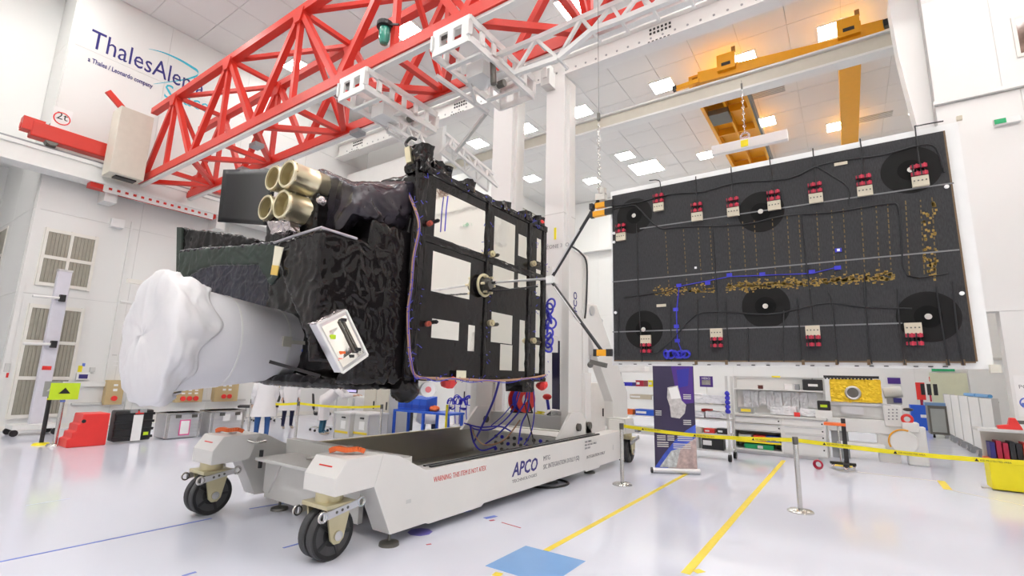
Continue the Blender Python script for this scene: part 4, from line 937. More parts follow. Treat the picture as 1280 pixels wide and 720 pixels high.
for pts in ([(812, 226), (824, 226), (826, 235), (826, 246)], [(870, 221), (871, 255)], [(914, 209), (916, 250)], [(962, 198), (967, 240)], [(1016, 186), (1020, 230)], [(1075, 174), (1081, 222)], [(1179, 152), (1147, 158), (1144, 162), (1149, 205)],
            [(765, 262), (790, 257), (800, 262), (824, 285), (850, 284), (930, 281), (980, 270), (1040, 266), (1110, 255), (1122, 258), (1124, 270)],
            [(765, 258), (800, 253), (840, 243), (880, 240), (920, 229), (985, 224), (1022, 208), (1060, 200), (1105, 194), (1150, 182), (1170, 186), (1180, 215)],
            [(1022, 209), (1040, 220), (1060, 235), (1061, 256)], [(796, 280), (797, 320), (799, 375), (803, 452)], [(890, 280), (893, 320), (897, 380), (896, 405)], [(1001, 268), (1008, 330), (1014, 380), (1016, 400)], [(1124, 256), (1127, 300), (1134, 345), (1185, 342)],
            [(780, 372), (830, 365), (840, 362)], [(774, 385), (774, 445)], [(838, 380), (840, 452)], [(872, 376), (873, 450)], [(907, 376), (911, 440), (912, 452)], [(935, 410), (936, 452)], [(1035, 365), (1040, 380), (1046, 440), (1048, 455)], [(1080, 340), (1085, 420), (1090, 455)], [(1121, 362), (1126, 420), (1131, 456)], [(1170, 358), (1176, 400), (1186, 457)], [(1190, 352), (1197, 420), (1204, 457)],
            [(997, 372), (1002, 450)], [(980, 388), (979, 440), (980, 452)], [(805, 442), (822, 440), (840, 425), (870, 394), (900, 390), (960, 393), (1000, 386), (1035, 379), (1080, 384), (1140, 386)]):
    seg('cable', spline([(x, y, 0) for x, y in pts], 3) and [(v.x, v.y) for v in spline([(x, y, 0) for x, y in pts], 3)], .007 if len(pts) > 6 else .0055, BLACK)
# gold contact columns and the gold wiring band
rr = random.Random(9)
for k in range(19):
    x = 832+k*18.5+(4 if k % 3 else 0); t = (x-765)/435
    ya, yb = 300-t*55, 372-t*28
    g = G(); n = 14
    for i in range(n):
        p = pn(x+(i/n)*5, ya+(yb-ya)*i/n); s = rr.uniform(.004, .009)
        g.box(p.x-.004, p.x+.004, fy-.002, fy, p.z-s*2, p.z+s*2)
    P('gold_contacts', g, mat('dull_gold_dots', (.17, .115, .04), .5, .2, var=.3, scale=40), sp_)['kind'] = 'stuff'
g = G()
for k in range(640):
    t = rr.random(); x = 818+t*300; yc_ = 366-t*20+rr.gauss(0, 3.0)
    if .25 < t < .3: continue
    p = pn(x, yc_); g.box(p.x-rr.uniform(.004, .02), p.x+.006, fy-.002, fy-.0005, p.z-.003, p.z+rr.uniform(.003, .014))
for k in range(60):
    p = pn(1163+rr.uniform(-9, 9), 250+rr.uniform(0, 100)); g.box(p.x-.008, p.x+.008, fy-.002, fy-.0005, p.z-.01, p.z+.01)
o = P('gold_wiring', g, GOLDD, sp_); o['kind'] = 'stuff'
for x, y in ((1048, 313), (1047, 335), (912, 344), (953, 343), (885, 354), (849, 357), (845, 387), (846, 408), (847, 426), (1015, 340)): P('blue_tab', G().cb(pn(x, y)+Vector((0, -.012, 0)), (.05, .006, .035)), BLUEC, sp_)
for x, y in ((870, 335), (1048, 313)): P('white_tab', G().cb(pn(x, y)+Vector((0, -.017, 0)), (.022, .006, .022)), PAPER, sp_)
seg('blue_lead', [(849, 360), (846, 390), (847, 425), (852, 438)], .006, BLUEC); seg('blue_lead', [(850, 358), (870, 354), (912, 346), (1015, 342), (1048, 334)], .004, BLUEC)
g = G()
for k in range(5): g.torus(pn(834+k*6, 443)+Vector((0, -.03, 0)), (rr.uniform(-1, 1), 1, rr.uniform(-1, 1)), .04, .012, 14, 5)
P('blue_lead_coil', g, BLUEC, sp_, smooth=True)
for x, y in ((827, 382), (1051, 205)): P('label_plate', G().cb(pn(x, y)+Vector((0, -.01, 0)), (.1, .006, .028)), TAN, sp_)
for x, y in ((1183, 234), (1202, 367), (768, 292), (768, 303), (770, 391)): P('white_stud', G().cyl(pn(x, y)+Vector((0, -.02, 0)), pn(x, y)+Vector((0, 0, 0)), .016, 10), PAPER, sp_)
for k in range(24):
    x = 775+k*18.5; 
    if k % 4 != 3: P('edge_clip', G().cb(pn(x, 455+k*.15)+Vector((0, .012, 0)), (.03, .02, .008)), BLACK, sp_)
for x in (870, 908, 1004, 1046, 1086, 1131, 1185, 1204): P('bottom_tab', G().cb(pn(x, 453)+Vector((0, .005, 0)), (.022, .03, .045)), MATS['brown_edge'], sp_)
P('corner_plate', G().cb(pn(1199, 148)+Vector((0, .0, 0)), (.035, .03, .035)), TAN, sp_)
P('corner_plate', G().cb(pn(1244, 461)+Vector((0, .0, 0)), (.06, .05, .06)), BEIGE, sp_)
# yoke between satellite drive and panel
ap = pn(688, 350); hb = W(604, 356, 'Y', YPN)
yk = P('yoke_arm', G().cyl(pn(618, 353), ap+Vector((0, 0, .02)), .016, 10), ALU, sp_, smooth=True)
P('yoke_arm', G().cyl(pn(618, 364), pn(672, 358), .012, 8), BLACK, sp_); P('yoke_arm', G().cyl(pn(605, 354), pn(620, 353), .02, 8), BLACK, sp_); P('yoke_arm', G().cyl(pn(605, 362), pn(620, 364), .014, 8), BLACK, sp_)
P('yoke_joint', G().cb(ap, (.1, .07, .1)), STEELW, sp_, bevel=.01)
for (e, cl_) in (((750, 247), 252), ((754, 441), 441)):
    q = pn(*e); P('yoke_rod', G().cyl(ap, q, .02, 10), BLACK, sp_, smooth=True)
    P('yoke_rod_stripe', G().cyl(ap+(q-ap)*.1+Vector((-.012, -.014, 0)), ap+(q-ap)*.62+Vector((-.012, -.014, 0)), .012, 8), ALU, sp_)
for y in (257, 267):
    P('orange_bracket', G().box(pn(742 if y > 260 else 745, y).x, pn(757, y).x, YPN-.03, YPN+.03, pn(750, y).z-.03, pn(750, y).z+.03), ORANGE if False else YELLOWC, sp_)
    P('black_bracket', G().box(pn(738, y).x, pn(742, y).x, YPN-.035, YPN+.035, pn(750, y).z-.035, pn(750, y).z+.035).box(pn(757, y).x, pn(767, y).x, YPN-.035, YPN+.0, pn(750, y).z-.035, pn(750, y).z+.035), BLACK, sp_)
P('orange_bracket', G().box(pn(747, 441).x, pn(759, 441).x, YPN-.03, YPN+.03, pn(750, 441).z-.035, pn(750, 441).z+.035), YELLOWC, sp_)
P('black_bracket', G().box(pn(743, 441).x, pn(747, 441).x, YPN-.035, YPN+.035, pn(750, 441).z-.04, pn(750, 441).z+.04).box(pn(759, 441).x, pn(766, 441).x, YPN-.035, YPN, pn(750, 441).z-.04, pn(750, 441).z+.04), BLACK, sp_)
P('hinge_clip', G().beam(pn(738, 452), pn(758, 457), .05).sphere(pn(738, 456), .035), DARKST, sp_)
P('lift_fitting', G().box(pn(746, 240).x, pn(757, 240).x, YPN-.04, YPN+.04, pn(750, 251).z, pn(750, 243).z).cyl(pn(753, 243), pn(753, 236), .05, 12), CHROME, sp_)
# ================================================================ STANCHIONS AND BELTS
def stanchion(x, y, label, col=CHROME, h=1.0, tilt=0):
    t = T('stanchion', label, 'stanchion', (x, y, 0), 'belt stanchions')
    P('base', G().lathe([(.001, .05), (.05, .045), (.14, .03), (.165, .012), (.165, 0), (.001, 0)], (x, y, 0), (0, 0, 1), 28), CHROME, t, smooth=True)
    P('post', G().cyl((x, y, .03), (x+tilt, y, h-.1), .032, 16), col, t, smooth=True)
    P('belt_head', G().cyl((x+tilt, y, h-.1), (x+tilt, y, h), .036, 16), DARKST, t, smooth=True)
    return t
def belt(a, b, label, word=True):
    a = Vector(a); b = Vector(b); d = (b-a).normalized(); u = Vector((0, 0, 1)); n = 14; t = T('barrier_belt', label, 'belt', (a+b)/2)
    g = G(); pts = [a+(b-a)*i/n-u*.05*math.sin(math.pi*i/n) for i in range(n+1)]
    for p, q in zip(pts, pts[1:]): g.prism([p-u*.027, q-u*.027, q+u*.027, p+u*.027], Vector((-d.y, d.x, 0))*.002)
    P('webbing', g, YBELT, t)
    if word:
        L = (b-a).length; k = int(L/.75)
        for i in range(k):
            s = (i+.35)/k; p = a+(b-a)*s-u*(.05*math.sin(math.pi*s)+.012)+Vector((d.y, -d.x, 0))*.003
            text('lettering', 'ESD PROTECTED AREA', p+d*.07, d, (0, 0, 1), .026, BLACK, t, ext=.0004)
            q = p+d*.02; P('triangle_mark', G().prism([q-u*.006, q+d*.04-u*.006, q+d*.02+u*.028], Vector((-d.y, d.x, 0))*.0005), BLACK, t)
    return t
stanchion(-3.28, 8.18, 'steel belt post standing next to the rear of the dolly beam')
stanchion(-.70, 8.2, 'steel belt post standing alone in the open floor on the right')
stanchion(2.45, 8.15, 'belt post beyond the right edge of the picture')
belt((-3.24, 8.18, .955), (-.74, 8.2, .955), 'yellow belt from the dolly post past the banner')
belt((-.66, 8.2, .955), (2.41, 8.15, .955), 'yellow belt running off to the right edge')
A3 = (-12.57, 6.75); B3 = (-11.16, 7.15); C3 = (-9.25, 8.1)
stanchion(*A3, 'belt post left of the first lab coat'); stanchion(*B3, 'belt post between the standing lab coats and the chair'); stanchion(*C3, 'belt post in front of the grey cabinet')
belt((*A3, .955), (*B3, .955), 'short yellow belt crossing behind the first lab coat', False); belt((*B3, .955), (*C3, .955), 'yellow belt ending at the grey cabinet', False)
# ================================================================ LEFT WALL AREA
q = FLR(46, 541); ms = T('mast_stand', 'tall pale mast stand before the louvred door', 'stand', (-17.2, 4.05, 0))
mx_, my_ = -17.1, W(50, 500, 'X', -17.1).y
zt = W(81, 340, 'X', -17.1).z
P('mast', G().box(mx_-.09, mx_+.09, my_-.14, my_+.14, .25, zt), mat('pale_lilac_paint', (.66, .65, .72), .4), ms, bevel=.01)
P('mast_cap', G().box(mx_-.1, mx_+.1, my_-.15, my_+.15, zt, zt+.05), ALU, ms)
for (x, y, x2) in ((70, 372, 46), (60, 430, 32)):
    z = W(x, y, 'X', mx_+.15).z; P('arm', G().cyl((mx_+.15, my_+.05, z), (mx_+.15, my_-.55, z-.02), .035, 10), STEELW, ms); P('arm_clamp', G().cb((mx_+.14, my_+.02, z), (.12, .12, .18)), BLACK, ms)
z = W(60, 460, 'X', mx_+.1).z; P('red_label', G().box(mx_+.091, mx_+.096, my_-.1, my_+.08, z-.05, z+.05), REDP, ms)
P('foot_frame', G().box(mx_-.25, mx_+.45, my_-.5, my_+.35, .16, .26), STEELW, ms)
for dx in (-.2, .4):
    for dy in (-.45, .3): P('castor', G().cyl((mx_+dx-.03, my_+dy, .08), (mx_+dx+.03, my_+dy, .08), .08, 12), BLACK, ms)
m2 = T('mast_stand', 'second pale mast stand half hidden behind the white cloth', 'stand', (-16.8, 5.6, 0))
bx, by = -16.6, W(174, 420, 'X', -16.6).y; zt = W(172, 350, 'X', -16.6).z
P('mast', G().box(bx-.06, bx+.06, by-.08, by+.08, .1, zt), LGREY, m2); P('head_bar', G().box(bx-.05, bx+.07, by-.5, by-.1, zt-.12, zt), FRAMEC, m2)
zz = W(165, 380, 'X', bx).z; P('arm', G().cyl((bx+.08, by, zz), (bx+.08, by-.6, zz+.03), .03, 8), STEELW, m2); P('arm_clamp', G().cb((bx+.08, by, zz), (.1, .1, .15)), BLACK, m2); P('foot', G().box(bx-.3, bx+.3, by-.3, by+.3, 0, .1), LGREY, m2)
# wall fittings
def wbox(name, x0, y0, x1, y1, m, label, cat, d=.12, extra=None, bevel=.01):
    a = W(x0, y0, 'X', XL); b = W(x1, y1, 'X', XL); ya, yb = sorted((a.y, b.y)); za, zb_ = sorted((a.z, b.z))
    t = T(name, label, cat, (XL+.002, ya, za)); P('housing', G().box(XL+.002, XL+d, ya, yb, za, zb_), m, t, bevel=bevel)
    if extra: extra(t, ya, yb, za, zb_, XL+d)
    return t
def cbx(n):
    def f(t, ya, yb, za, zb_, x):
        w = yb-ya; h = zb_-za
        for k in range(n): 
            yy = ya+w*(.5+(k-(n-1)/2)*.24)
            P('red_knob', G().cyl((x, yy, za+h*.26), (x+.05, yy, za+h*.26), .075, 14), REDP, t); P('white_plate', G().box(x, x+.01, yy-.05, yy+.05, za+h*.55, za+h*.65), PAPER, t); P('white_plate', G().box(x, x+.01, yy-.05, yy+.05, za+h*.76, za+h*.84), PAPER, t)
    return f
wbox('control_box', 131, 475, 148, 505, BOXB, 'ochre wall control box left of the hanging cloth', 'control box', .25, cbx(1))
wbox('control_box', 217, 484, 248, 502, BOXB, 'ochre wall control box with three red knobs under the cloth', 'control box', .25, cbx(3))
wbox('control_box', 266, 477, 292, 501, BOXB, 'ochre wall control box with two red knobs above silver case', 'control box', .25, cbx(2))
wbox('control_box', 339, 478, 352, 496, BOXB, 'ochre wall control box seen between the lab coats', 'control box', .25, cbx(2))
wbox('wall_speaker', 138, 273, 152, 287, PAPER, 'small white box unit on wall right of upper window', 'speaker', .2)
def gs_(t, ya, yb, za, zb_, x): P('green_mark', G().box(x, x+.004, ya+.04, yb-.04, za+.03, zb_-.03), GREEN, t)
wbox('exit_sign', 174, 250, 184, 255, PAPER, 'small green exit sign below the red crane carriage', 'sign', .06, gs_)
def dk(t, ya, yb, za, zb_, x): P('dark_window', G().box(x, x+.004, ya+.05, ya+.25, za+.04, zb_-.04), NAVY, t)
wbox('wall_box', 95, 466, 110, 475, PAPER, 'white wall box with dark window beside the door', 'wall box', .1, dk)
wbox('wall_socket', 112, 459, 118, 465, LGREY, 'small grey wall socket above the pipe', 'socket', .06)
wbox('wall_notice', 98, 457, 102, 465, YBELT, 'tiny yellow and black notice beside the door', 'notice', .01, bevel=0)
wbox('wall_notice', 103, 454, 106, 458, BTAPE, 'tiny blue notice beside the door', 'notice', .01, bevel=0)
wbox('wall_notice', 4, 466, 10, 472, REDP, 'small red notice left of the louvred door', 'notice', .01, bevel=0)
wbox('card_reader', 6, 454, 11, 465, LGREY, 'grey card reader left of the louvred door', 'card reader', .05)
for k, (x, y) in enumerate(((140, 443), (142, 451), (141, 456))): wbox('wall_notice', x, y, x+6, y+1.6, PAPER if k else LGREY, ['grey strip notice left of the cloth, uppermost', 'middle white strip notice left of the cloth', 'lowest white strip notice left of the cloth'][k], 'notice', .01, bevel=0)
a = W(68, 479, 'X', XL); b = W(132, 481, 'X', XL)
tag(P('wall_pipe', G().box(XL+.001, XL+.1, a.y, b.y, a.z-.09, a.z+.05), STEELW), 'white cable trunking along the wall beside the door', 'trunking')
tag(P('wall_pipe', G().box(XL+.001, XL+.08, W(82, 540, 'X', XL).y, 9.5, .62, .68), LGREY), 'low grey pipe along the wall behind the cases', 'pipe')
tag(P('wall_conduit', G().box(XL+.001, XL+.05, 5.3, 5.36, 1.2, 6.2), STEELW), 'thin white vertical conduit below the wall speaker', 'conduit')
# sign posts
def signpost(px_, py_, hx, hy, w, h, sm, postm, basem, label):
    p = FLR(px_, py_); t = T('sign_post', label, 'sign post', (p.x, p.y, 0))
    P('base', G().lathe([(.001, .05), (.13, .04), (.16, 0), (.001, 0)], (p.x, p.y, 0), (0, 0, 1), 24), basem, t)
    z = W(hx, hy, 'X', p.x).z; yv = W(hx, hy, 'X', p.x).y
    P('post', G().cyl((p.x, p.y, .03), (p.x, p.y, z-h/2), .04, 12), postm, t)
    bd = P('sign_board', G().cb((p.x+.05, yv, z), (.02, w, h)), sm, t)
    P('sign_mark', G().prism([(p.x+.061, yv-.1, z-.05), (p.x+.061, yv+.1, z-.05), (p.x+.061, yv, z+.08)], (.002, 0, 0)), BLACK if sm is LIME else LGREY, bd)
    P('post_band', G().cyl((p.x, p.y, z*.8), (p.x, p.y, z*.8+.04), .045, 12), YBELT if postm is BLACK else BTAPE, t)
signpost(51, 556, 65, 486, .3, .33, MGREY, BLACK, YBELT, 'black sign post with yellow base and dark sign')
signpost(68, 557, 80, 489, .5, .36, LIME, CHROME, CHROME, 'steel sign post with lime green sign')
# red stepped block
p = FLR(110, 557)
rs = T('step_block', 'bright red plastic step block on the floor by the wall', 'step', (p.x, p.y, 0))
ya, yb = W(80, 556, 'X', p.x).y, W(129, 555, 'X', p.x).y; hz = W(105, 517, 'X', p.x).z
w = yb-ya
P('body', G().prism([(p.x-.45, ya+a*w, b*hz) for a, b in ((0, 0), (0, .25), (.1, .28), (.1, .45), (.2, .48), (.2, .68), (.28, .7), (.3, 1), (1, 1), (1, 0))], (.6, 0, 0)), REDP, rs, bevel=.02)
P('grip_hole', G().cyl((p.x+.15, ya+.33*w, hz*.78), (p.x+.153, ya+.33*w, hz*.78), .04, 10), BLACK, rs)
# black transit case
p = FLR(162, 553)
bc_ = T('transit_case', 'black ribbed plastic transit case with white label', 'case', (p.x, p.y, 0))
ya, yb = W(137, 553, 'X', p.x).y, W(190, 551, 'X', p.x).y; hz = W(160, 513, 'X', p.x).z; x0, x1 = p.x-.35, p.x
P('shell', G().box(x0, x1, ya+.04, yb-.04, .03, hz), BLACK, bc_, bevel=.04)
for k in range(4): P('rib', G().box(x1-.02, x1+.03, ya+.02, yb-.02, hz*(.12+k*.24), hz*(.2+k*.24)), RUBBER, bc_, bevel=.01)
P('label_sheet', G().box(x1+.03, x1+.036, ya+(yb-ya)*.45, ya+(yb-ya)*.68, hz*.05, hz*.85), PAPER, bc_); P('red_sticker', G().box(x1+.031, x1+.037, ya+(yb-ya)*.48, ya+(yb-ya)*.68, hz*.88, hz*.97), REDP, bc_)
P('yellow_sticker', G().box(x1+.031, x1+.037, ya+(yb-ya)*.74, ya+(yb-ya)*.86, hz*.2, hz*.3), LIME, bc_)
for yy in (ya+.3, yb-.35): P('latch', G().box(x1-.01, x1+.04, yy, yy+.14, hz-.06, hz+.02), MGREY, bc_)
def silver(xa, xb, yb_, ht, label, sheet):
    p = FLR((xa+xb)/2, yb_); t = T('flight_case', label, 'case', (p.x, p.y, 0), 'silver cases by the left wall')
    ya, yb = W(xa, yb_, 'X', p.x).y, W(xb, yb_, 'X', p.x).y; hz = W((xa+xb)/2, ht, 'X', p.x).z; x0, x1 = p.x-.6, p.x
    P('shell', G().box(x0, x1, ya, yb, .02, hz), ALU, t, bevel=.015)
    for k in range(6): P('groove_rib', G().box(x1, x1+.012, ya+.03, yb-.03, hz*(.1+k*.14), hz*(.19+k*.14)), ALU, t, bevel=.004)
    P('lid_edge', G().box(x0-.01, x1+.02, ya-.01, yb+.01, hz-.04, hz), CHROME, t)
    P('side_rim', G().box(x1, x1+.018, ya-.01, ya+.05, 0.02, hz).box(x1, x1+.018, yb-.05, yb+.01, .02, hz), CHROME, t) if False else None
    for yy in (ya+.02, yb-.08): P('corner_rail', G().box(x1, x1+.018, yy, yy+.06, .02, hz), CHROME, t)
    for yy in (ya+(yb-ya)*.25, ya+(yb-ya)*.7): P('latch', G().box(x1+.01, x1+.035, yy, yy+.12, hz*.8, hz*.92), DARKST, t)
    if sheet:
        P('sheet_border', G().box(x1+.014, x1+.017, ya+(yb-ya)*.38, ya+(yb-ya)*.68, hz*.12, hz*.72), PINK, t); P('sheet', G().box(x1+.018, x1+.02, ya+(yb-ya)*.41, ya+(yb-ya)*.65, hz*.17, hz*.68), PAPER, t)
    else:
        for k in (.35, .75): P('sheet', G().box(x1+.014, x1+.017, ya+(yb-ya)*k, ya+(yb-ya)*(k+.2), hz*.6, hz*.85), PAPER, t)
silver(204, 249, 548, 516, 'silver ribbed case with magenta-edged sheet', True)
silver(260, 303, 545, 513, 'silver ribbed case with two white labels, right of the other', False)
# ================================================================ PEOPLE
def skinned(name, joints, edges, parent, mats, zcut):
    me = bpy.data.meshes.new(name); ks = list(joints); me.from_pydata([joints[k][:3] for k in ks], [(ks.index(a), ks.index(b)) for a, b in edges], [])
    o = bpy.data.objects.new(name, me); COL.objects.link(o)
    o.modifiers.new('skin', 'SKIN'); sd = o.modifiers.new('sub', 'SUBSURF'); sd.levels = 2; sd.render_levels = 2
    for i, k in enumerate(ks):
        r = joints[k][3]; me.skin_vertices[0].data[i].radius = (r, r*(joints[k][4] if len(joints[k]) > 4 else 1)); me.skin_vertices[0].data[i].use_root = (i == 0)
    dg = bpy.context.evaluated_depsgraph_get(); m2 = bpy.data.meshes.new_from_object(o.evaluated_get(dg)); bpy.data.objects.remove(o)
    m2.materials.clear()
    for m in mats: m2.materials.append(m)
    for pg in m2.polygons: pg.material_index = zcut(pg.center); pg.use_smooth = True
    return link(name, m2, None, parent)
def person(label, loc, rz, trousers, hem=.5, bend=0., arms=((.2, -.1), (.2, -.1)), sit=False, reach=None, hair=HAIR, shoes=SHOE):
    # faces local -Y
    t = T('person', label, 'person', loc, 'technicians in lab coats', rz, world=False)
    J = {}; cb_, sb_ = math.cos(bend), math.sin(bend); hipz = .50 if sit else .93
    def tor(h, f=0): return (0, -sb_*h-f*cb_, hipz+cb_*h-f*sb_)
    J['pel'] = (0, 0, hipz, .14, .8); J['wai'] = (*tor(.2), .125, .8); J['che'] = (*tor(.42), .15, .75); J['nek'] = (*tor(.56), .06)
    J['hd0'] = (*tor(.64, .02), .085); J['hd1'] = (*tor(.75, .03), .10, .9); J['hd2'] = (*tor(.84, .02), .06)
    J['nose'] = (*tor(.71, .13), .014)
    E = [('pel', 'wai'), ('wai', 'che'), ('che', 'nek'), ('nek', 'hd0'), ('hd0', 'hd1'), ('hd1', 'hd2'), ('hd1', 'nose')]
    tips = []
    for s, nm in ((-1, 'l'), (1, 'r')):
        J['hip'+nm] = (s*.1, 0, hipz-.03, .105)
        if sit: J['kne'+nm] = (s*.14, -.42, .50, .07); J['ank'+nm] = (s*.14, -.40, .1, .05); J['toe'+nm] = (s*.15, -.56, .045, .04)
        else: J['kne'+nm] = (s*.11, -.02, .5, .068); J['ank'+nm] = (s*.115, .02, .09, .048); J['toe'+nm] = (s*.13, -.17, .045, .04)
        E += [('pel', 'hip'+nm), ('hip'+nm, 'kne'+nm), ('kne'+nm, 'ank'+nm), ('ank'+nm, 'toe'+nm)]
        c = Vector(tor(.5)); sh = c+Vector((s*.19, 0, 0)); J['sho'+nm] = (*sh, .065)
        if reach: el = sh+Vector((s*.05, -.2, -.18)); ha = el+Vector((-s*.06, -.25, .02))
        else: el = sh+Vector((s*.06, .02, -.29)); ha = el+Vector((-s*.02, -.12, -.22))
        J['elb'+nm] = (*el, .045); J['wri'+nm] = (*ha, .028)
        d = (ha-el).normalized(); pa = ha+d*.06; J['pal'+nm] = (*pa, .035, .6)
        E += [('che', 'sho'+nm), ('sho'+nm, 'elb'+nm), ('elb'+nm, 'wri'+nm), ('wri'+nm, 'pal'+nm)]
        sd_ = d.cross(Vector((0, 0, 1))).normalized() if abs(d.z) < .95 else Vector((1, 0, 0))
        for f, (off, ln_) in enumerate(((-.027, .075), (-.009, .085), (.009, .08), (.027, .06))):
            a = pa+sd_*off+d*.035; b = a+d*ln_*.6+Vector((0, 0, -.012)); c2 = a+d*ln_+Vector((0, 0, -.03))
            for kk, pnt, rr_ in ((0, a, .011), (1, b, .009), (2, c2, .008)): J[f'f{f}{kk}{nm}'] = (*pnt, rr_)
            E += [('pal'+nm, f'f{f}0{nm}'), (f'f{f}0{nm}', f'f{f}1{nm}'), (f'f{f}1{nm}', f'f{f}2{nm}')]
        th = pa-sd_*.04*s; J['th0'+nm] = (*th, .012); J['th1'+nm] = (*(th+d*.045-sd_*.012*s), .009); E += [('pal'+nm, 'th0'+nm), ('th0'+nm, 'th1'+nm)]
    hc = Vector(J['hd1'][:3])
    def zc(c):
        if (Vector(c)-hc).length < .16 and (c.z > hc.z+.05 or c.y > hc.y+.03): return 2
        if c.z < .085: return 3
        if sit and c.z < .66 and abs(c.x) < .27: return 1
        if not sit and c.z < 1.0 and abs(c.x) < .22: return 1
        return 0
    skinned('body', J, E, t, [SKIN, trousers, hair, shoes], zc)
    # coat: torso rings to the hem, sleeves
    rings = [(.60, .08, .075), (.56, .15, .09), (.50, .225, .12), (.35, .235, .155), (.15, .225, .155), (0, .24, .175), (-.15, .255, .19)]
    if not sit: rings += [(hem-hipz, .275, .21)]
    n = 28; V = []; F = []
    for k, (h, rx, ry) in enumerate(rings):
        if h >= 0: c = Vector(tor(h))
        else: c = Vector((0, -.12 if sit else 0, hipz+h*(1 if not sit else .5)))
        for i in range(n):
            a = 2*math.pi*i/n; w_ = 1+.05*math.sin(a*5+k)*(k > 3)+.04*math.sin(a*9)*(k > 5)
            V.append(c+Vector((rx*math.cos(a)*w_, ry*math.sin(a)*w_*cb_, -ry*math.sin(a)*w_*sb_*-1 if h >= 0 else 0)))
    for k in range(len(rings)-1): F += [(k*n+i, k*n+(i+1) % n, (k+1)*n+(i+1) % n, (k+1)*n+i) for i in range(n)]
    g = G().add(V, F)
    for nm in 'lr':
        a, b, c = (Vector(J[k+nm][:3]) for k in ('sho', 'elb', 'wri')); g.cyl(a, b, .085, 14, .066); g.cyl(b-(b-a)*.05, c, .068, 14, .048); g.sphere(a, .09, 12, 8); g.sphere(b, .068, 10, 7)
    if sit: g.loft([Vector((x, -.02, z)) for x, z in ((-.24, .44), (.24, .44), (.24, .66), (-.24, .66))], [Vector((x, -.5, z)) for x, z in ((-.25, .40), (.25, .40), (.24, .6), (-.24, .6))])
    o = P('lab_coat', g, COAT, t, smooth='full')
    return t
p = FLR(325, 553); person('standing person in long white lab coat and blue jeans, nearest', (p.x, p.y, 0), 4.3, DENIM, .62)
p = FLR(358, 536); person('standing person in white lab coat and dark navy trousers, behind', (p.x, p.y, 0), 1.3, DNAVY, .55)
p = FLR(402, 544); person('person in white lab coat bending forward over the crates', (p.x, p.y, 0), 2.2, mat('teal_jeans', (.03, .12, .20), .85), .42, bend=.85, reach=True)
p = FLR(502, 549); person('seated person in white lab coat behind the blue table', (p.x+.1, p.y+.75, 0), 1.0, DNAVY, sit=True, reach=True)
# ================================================================ CHAIRS, DESKS BEHIND THE SATELLITE
def chair(loc, rz, label, first=[None]):
    if first[0] is None:
        t = T('office_chair', label, 'chair', (0, 0, 0), 'black office chairs', 0, world=False)
        P('seat', G().box(-.24, .24, -.24, .24, .46, .54), BLACK, t, bevel=.03); P('backrest', G().loft([(-.22, .22, .62), (.22, .22, .62), (.22, .28, .62), (-.22, .28, .62)], [(-.19, .28, 1.08), (.19, .28, 1.08), (.19, .33, 1.08), (-.19, .33, 1.08)]), BLACK, t, bevel=.03)
        P('back_strut', G().beam((0, .2, .48), (0, .29, .7), .06, .02), BLACK, t); P('gas_column', G().cyl((0, 0, .12), (0, 0, .46), .03, 12), LGREY, t)
        for k in range(5):
            a = k*2*math.pi/5; e = (.3*math.cos(a), .3*math.sin(a), .09); P('base_arm', G().beam((0, 0, .13), e, .05, .03), LGREY, t); P('castor', G().cyl((e[0]-.02, e[1], .035), (e[0]+.02, e[1], .035), .035, 10), BLACK, t)
        first[0] = t; o = t
    else: o = copy_tree(first[0])
    o.location = loc; o.rotation_euler = (0, 0, rz); o['label'] = label
p = FLR(388, 541); chair((p.x-.25, p.y+.5, 0), 2.6, 'black office chair beside the bending person')
p = FLR(346, 528); chair((p.x-.6, p.y+.3, 0), .6, 'black office chair behind the navy-trousered person')
p = FLR(318, 530); chair((p.x-1.0, p.y+.2, 0), -.6, 'black office chair left of the first lab coat')
# desk and monitor
p = FLR(440, 545)
dk_ = T('desk', 'white desk behind the bending person', 'desk', (p.x-.5, p.y+1.6, 0))
dx, dy = p.x-1.3, p.y+1.5
P('desk_top', G().box(dx-1.2, dx+1.0, dy-.4, dy+.4, .93, .97), STEELW, dk_)
for sx in (-1.1, .9):
    for sy in (-.35, .35): P('leg', G().box(dx+sx-.03, dx+sx+.03, dy+sy-.03, dy+sy+.03, 0, .93), LGREY, dk_)
mo = T('monitor', 'black monitor with pale violet screen on the desk', 'monitor', (dx+.2, dy-.1, .97))
qm = W(439, 498, 'Y', dy-.1); mo.location.x = qm.x; BASE[mo.name].x = qm.x
P('screen_case', G().box(qm.x-.28, qm.x+.28, dy-.12, dy-.08, 1.06, 1.5), BLACK, mo, bevel=.01); P('screen', G().box(qm.x-.25, qm.x+.25, dy-.125, dy-.119, 1.1, 1.46), mat('violet_screen', (.55, .5, .85), .3, emit=.6), mo); P('stand', G().box(qm.x-.03, qm.x+.03, dy-.1, dy-.06, .97, 1.1).box(qm.x-.12, qm.x+.12, dy-.18, dy, .97, .985), BLACK, mo)
